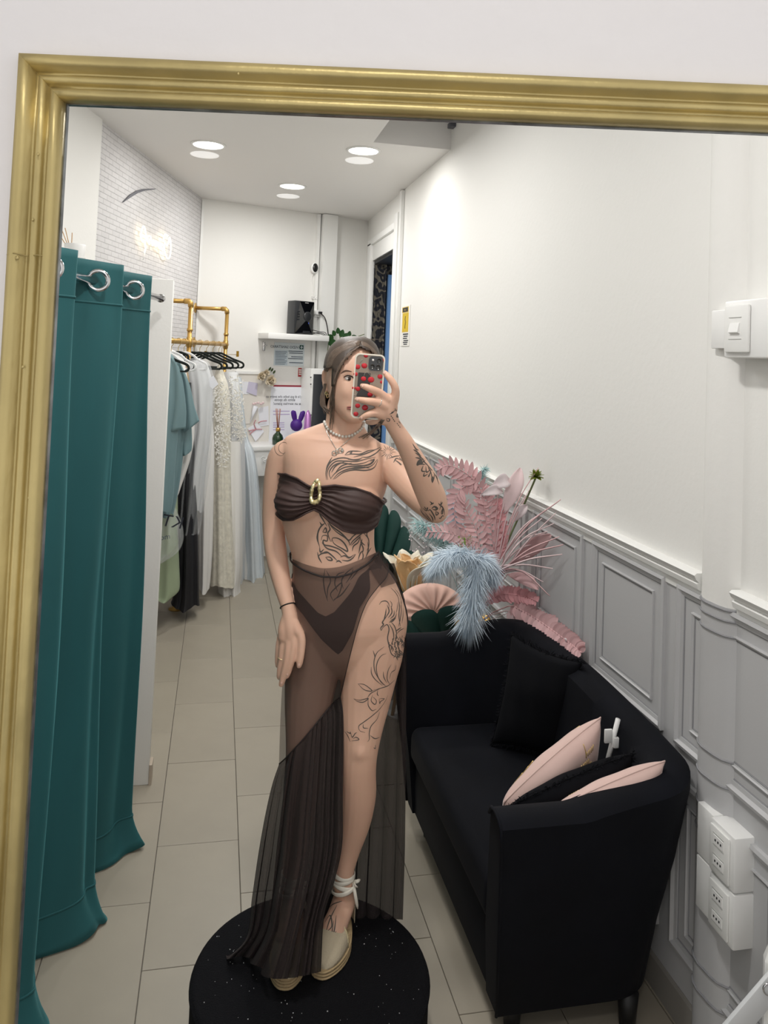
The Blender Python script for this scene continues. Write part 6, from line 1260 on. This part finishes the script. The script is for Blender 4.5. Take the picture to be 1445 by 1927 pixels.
arm = [(2.4, s) for s in ([(290, 600), (340, 680), (380, 700)], [(300, 690), (350, 720), (420, 790)], [(330, 740), (380, 770), (430, 820)], [(330, 810), (380, 820), (440, 850)], [(430, 820), (470, 880), (520, 930)], [(480, 850), (430, 900), (480, 920)], [(500, 900), (540, 960), (590, 1010)], [(450, 930), (430, 1010), (500, 1020)], [(490, 940), (500, 1030), (550, 1000)], [(520, 960), (560, 1030), (520, 1100)], [(470, 1030), (460, 1090), (520, 1060)], [(560, 1000), (580, 1100), (590, 1195)], [(620, 1050), (610, 1130), (590, 1195)], [(600, 1030), (650, 1110), (690, 1220)], [(550, 1050), (530, 1110)], [(380, 740), (400, 800), (460, 840)])]
arm += [(9, [(355, 930), (400, 880), (430, 915)]), (6, [(590, 1190), (590, 1130), (600, 1100)]), (2.4, [(640, 1060), (670, 1140)])]
arm += [(4, [(580, 1580), (620, 1550), (660, 1580), (640, 1600), (590, 1590)])]+[(2.4, s) for s in ([(550, 1470), (580, 1500), (560, 1530)], [(610, 1490), (580, 1520)], [(700, 1600), (720, 1540), (760, 1600), (770, 1680)], [(720, 1650), (740, 1590), (740, 1660), (720, 1650)], [(680, 1500), (710, 1530), (720, 1470)], [(740, 1480), (720, 1530)], [(530, 1620), (560, 1600), (620, 1700), (630, 1760)], [(540, 1650), (590, 1720), (600, 1780)], [(480, 1640), (540, 1720), (590, 1790)], [(420, 1630), (500, 1700), (560, 1780)], [(400, 1580), (460, 1680), (540, 1760)], [(640, 1620), (680, 1650), (650, 1680), (640, 1620)], [(690, 1720), (710, 1730), (740, 1690), (760, 1700)], [(450, 1570), (490, 1610), (530, 1600)], [(470, 1550), (500, 1600)], [(520, 1560), (510, 1600)])]
tattoo('arm_tattoo', arm, 2.4, ca)
cb = lambda x, y: (480+x/3.803, 600+y/3.803)
tattoo('shoulder_tattoo', [(2.6, s) for s in ([(955, 1000), (1000, 985), (1040, 980)], [(990, 1030), (1010, 1000), (1040, 1010)], [(1000, 1010), (1050, 1045)], [(1030, 990), (1050, 1020)], [(1020, 1020), (1045, 1050)])], 2.6, cb)
cw = lambda x, y: (590+x/8.03, 620+y/8.03)
tattoo('wrist_tattoo', [(1.6, s) for s in ([(1145, 1280), (1190, 1260), (1230, 1215)], [(1170, 1260), (1200, 1240)], [(1230, 1190), (1245, 1230), (1255, 1205)], [(1165, 1300), (1180, 1320)], [(1185, 1325), (1198, 1345)], [(1200, 1350), (1212, 1370)], [(1215, 1375), (1228, 1395)], [(1105, 1340), (1110, 1380), (1140, 1385), (1150, 1355), (1125, 1345), (1105, 1340)], [(1255, 1415), (1270, 1430)], [(1275, 1440), (1288, 1458)], [(1295, 1465), (1308, 1485)], [(1280, 1385), (1315, 1425)])]+[(7, [(1250, 1325), (1268, 1300), (1285, 1320)])], 1.6, cw)
cf = lambda x, y: (400+x/3.074, 1300+y/3.074)
tattoo('ankle_tattoo', [(2.4, s) for s in ([(650, 1290), (690, 1240), (750, 1215)], [(655, 1400), (680, 1320), (720, 1240)], [(670, 1420), (700, 1400), (715, 1300)], [(650, 1340), (680, 1300), (690, 1360), (665, 1390)], [(700, 1330), (690, 1420), (715, 1390)])], 2.4, cf)
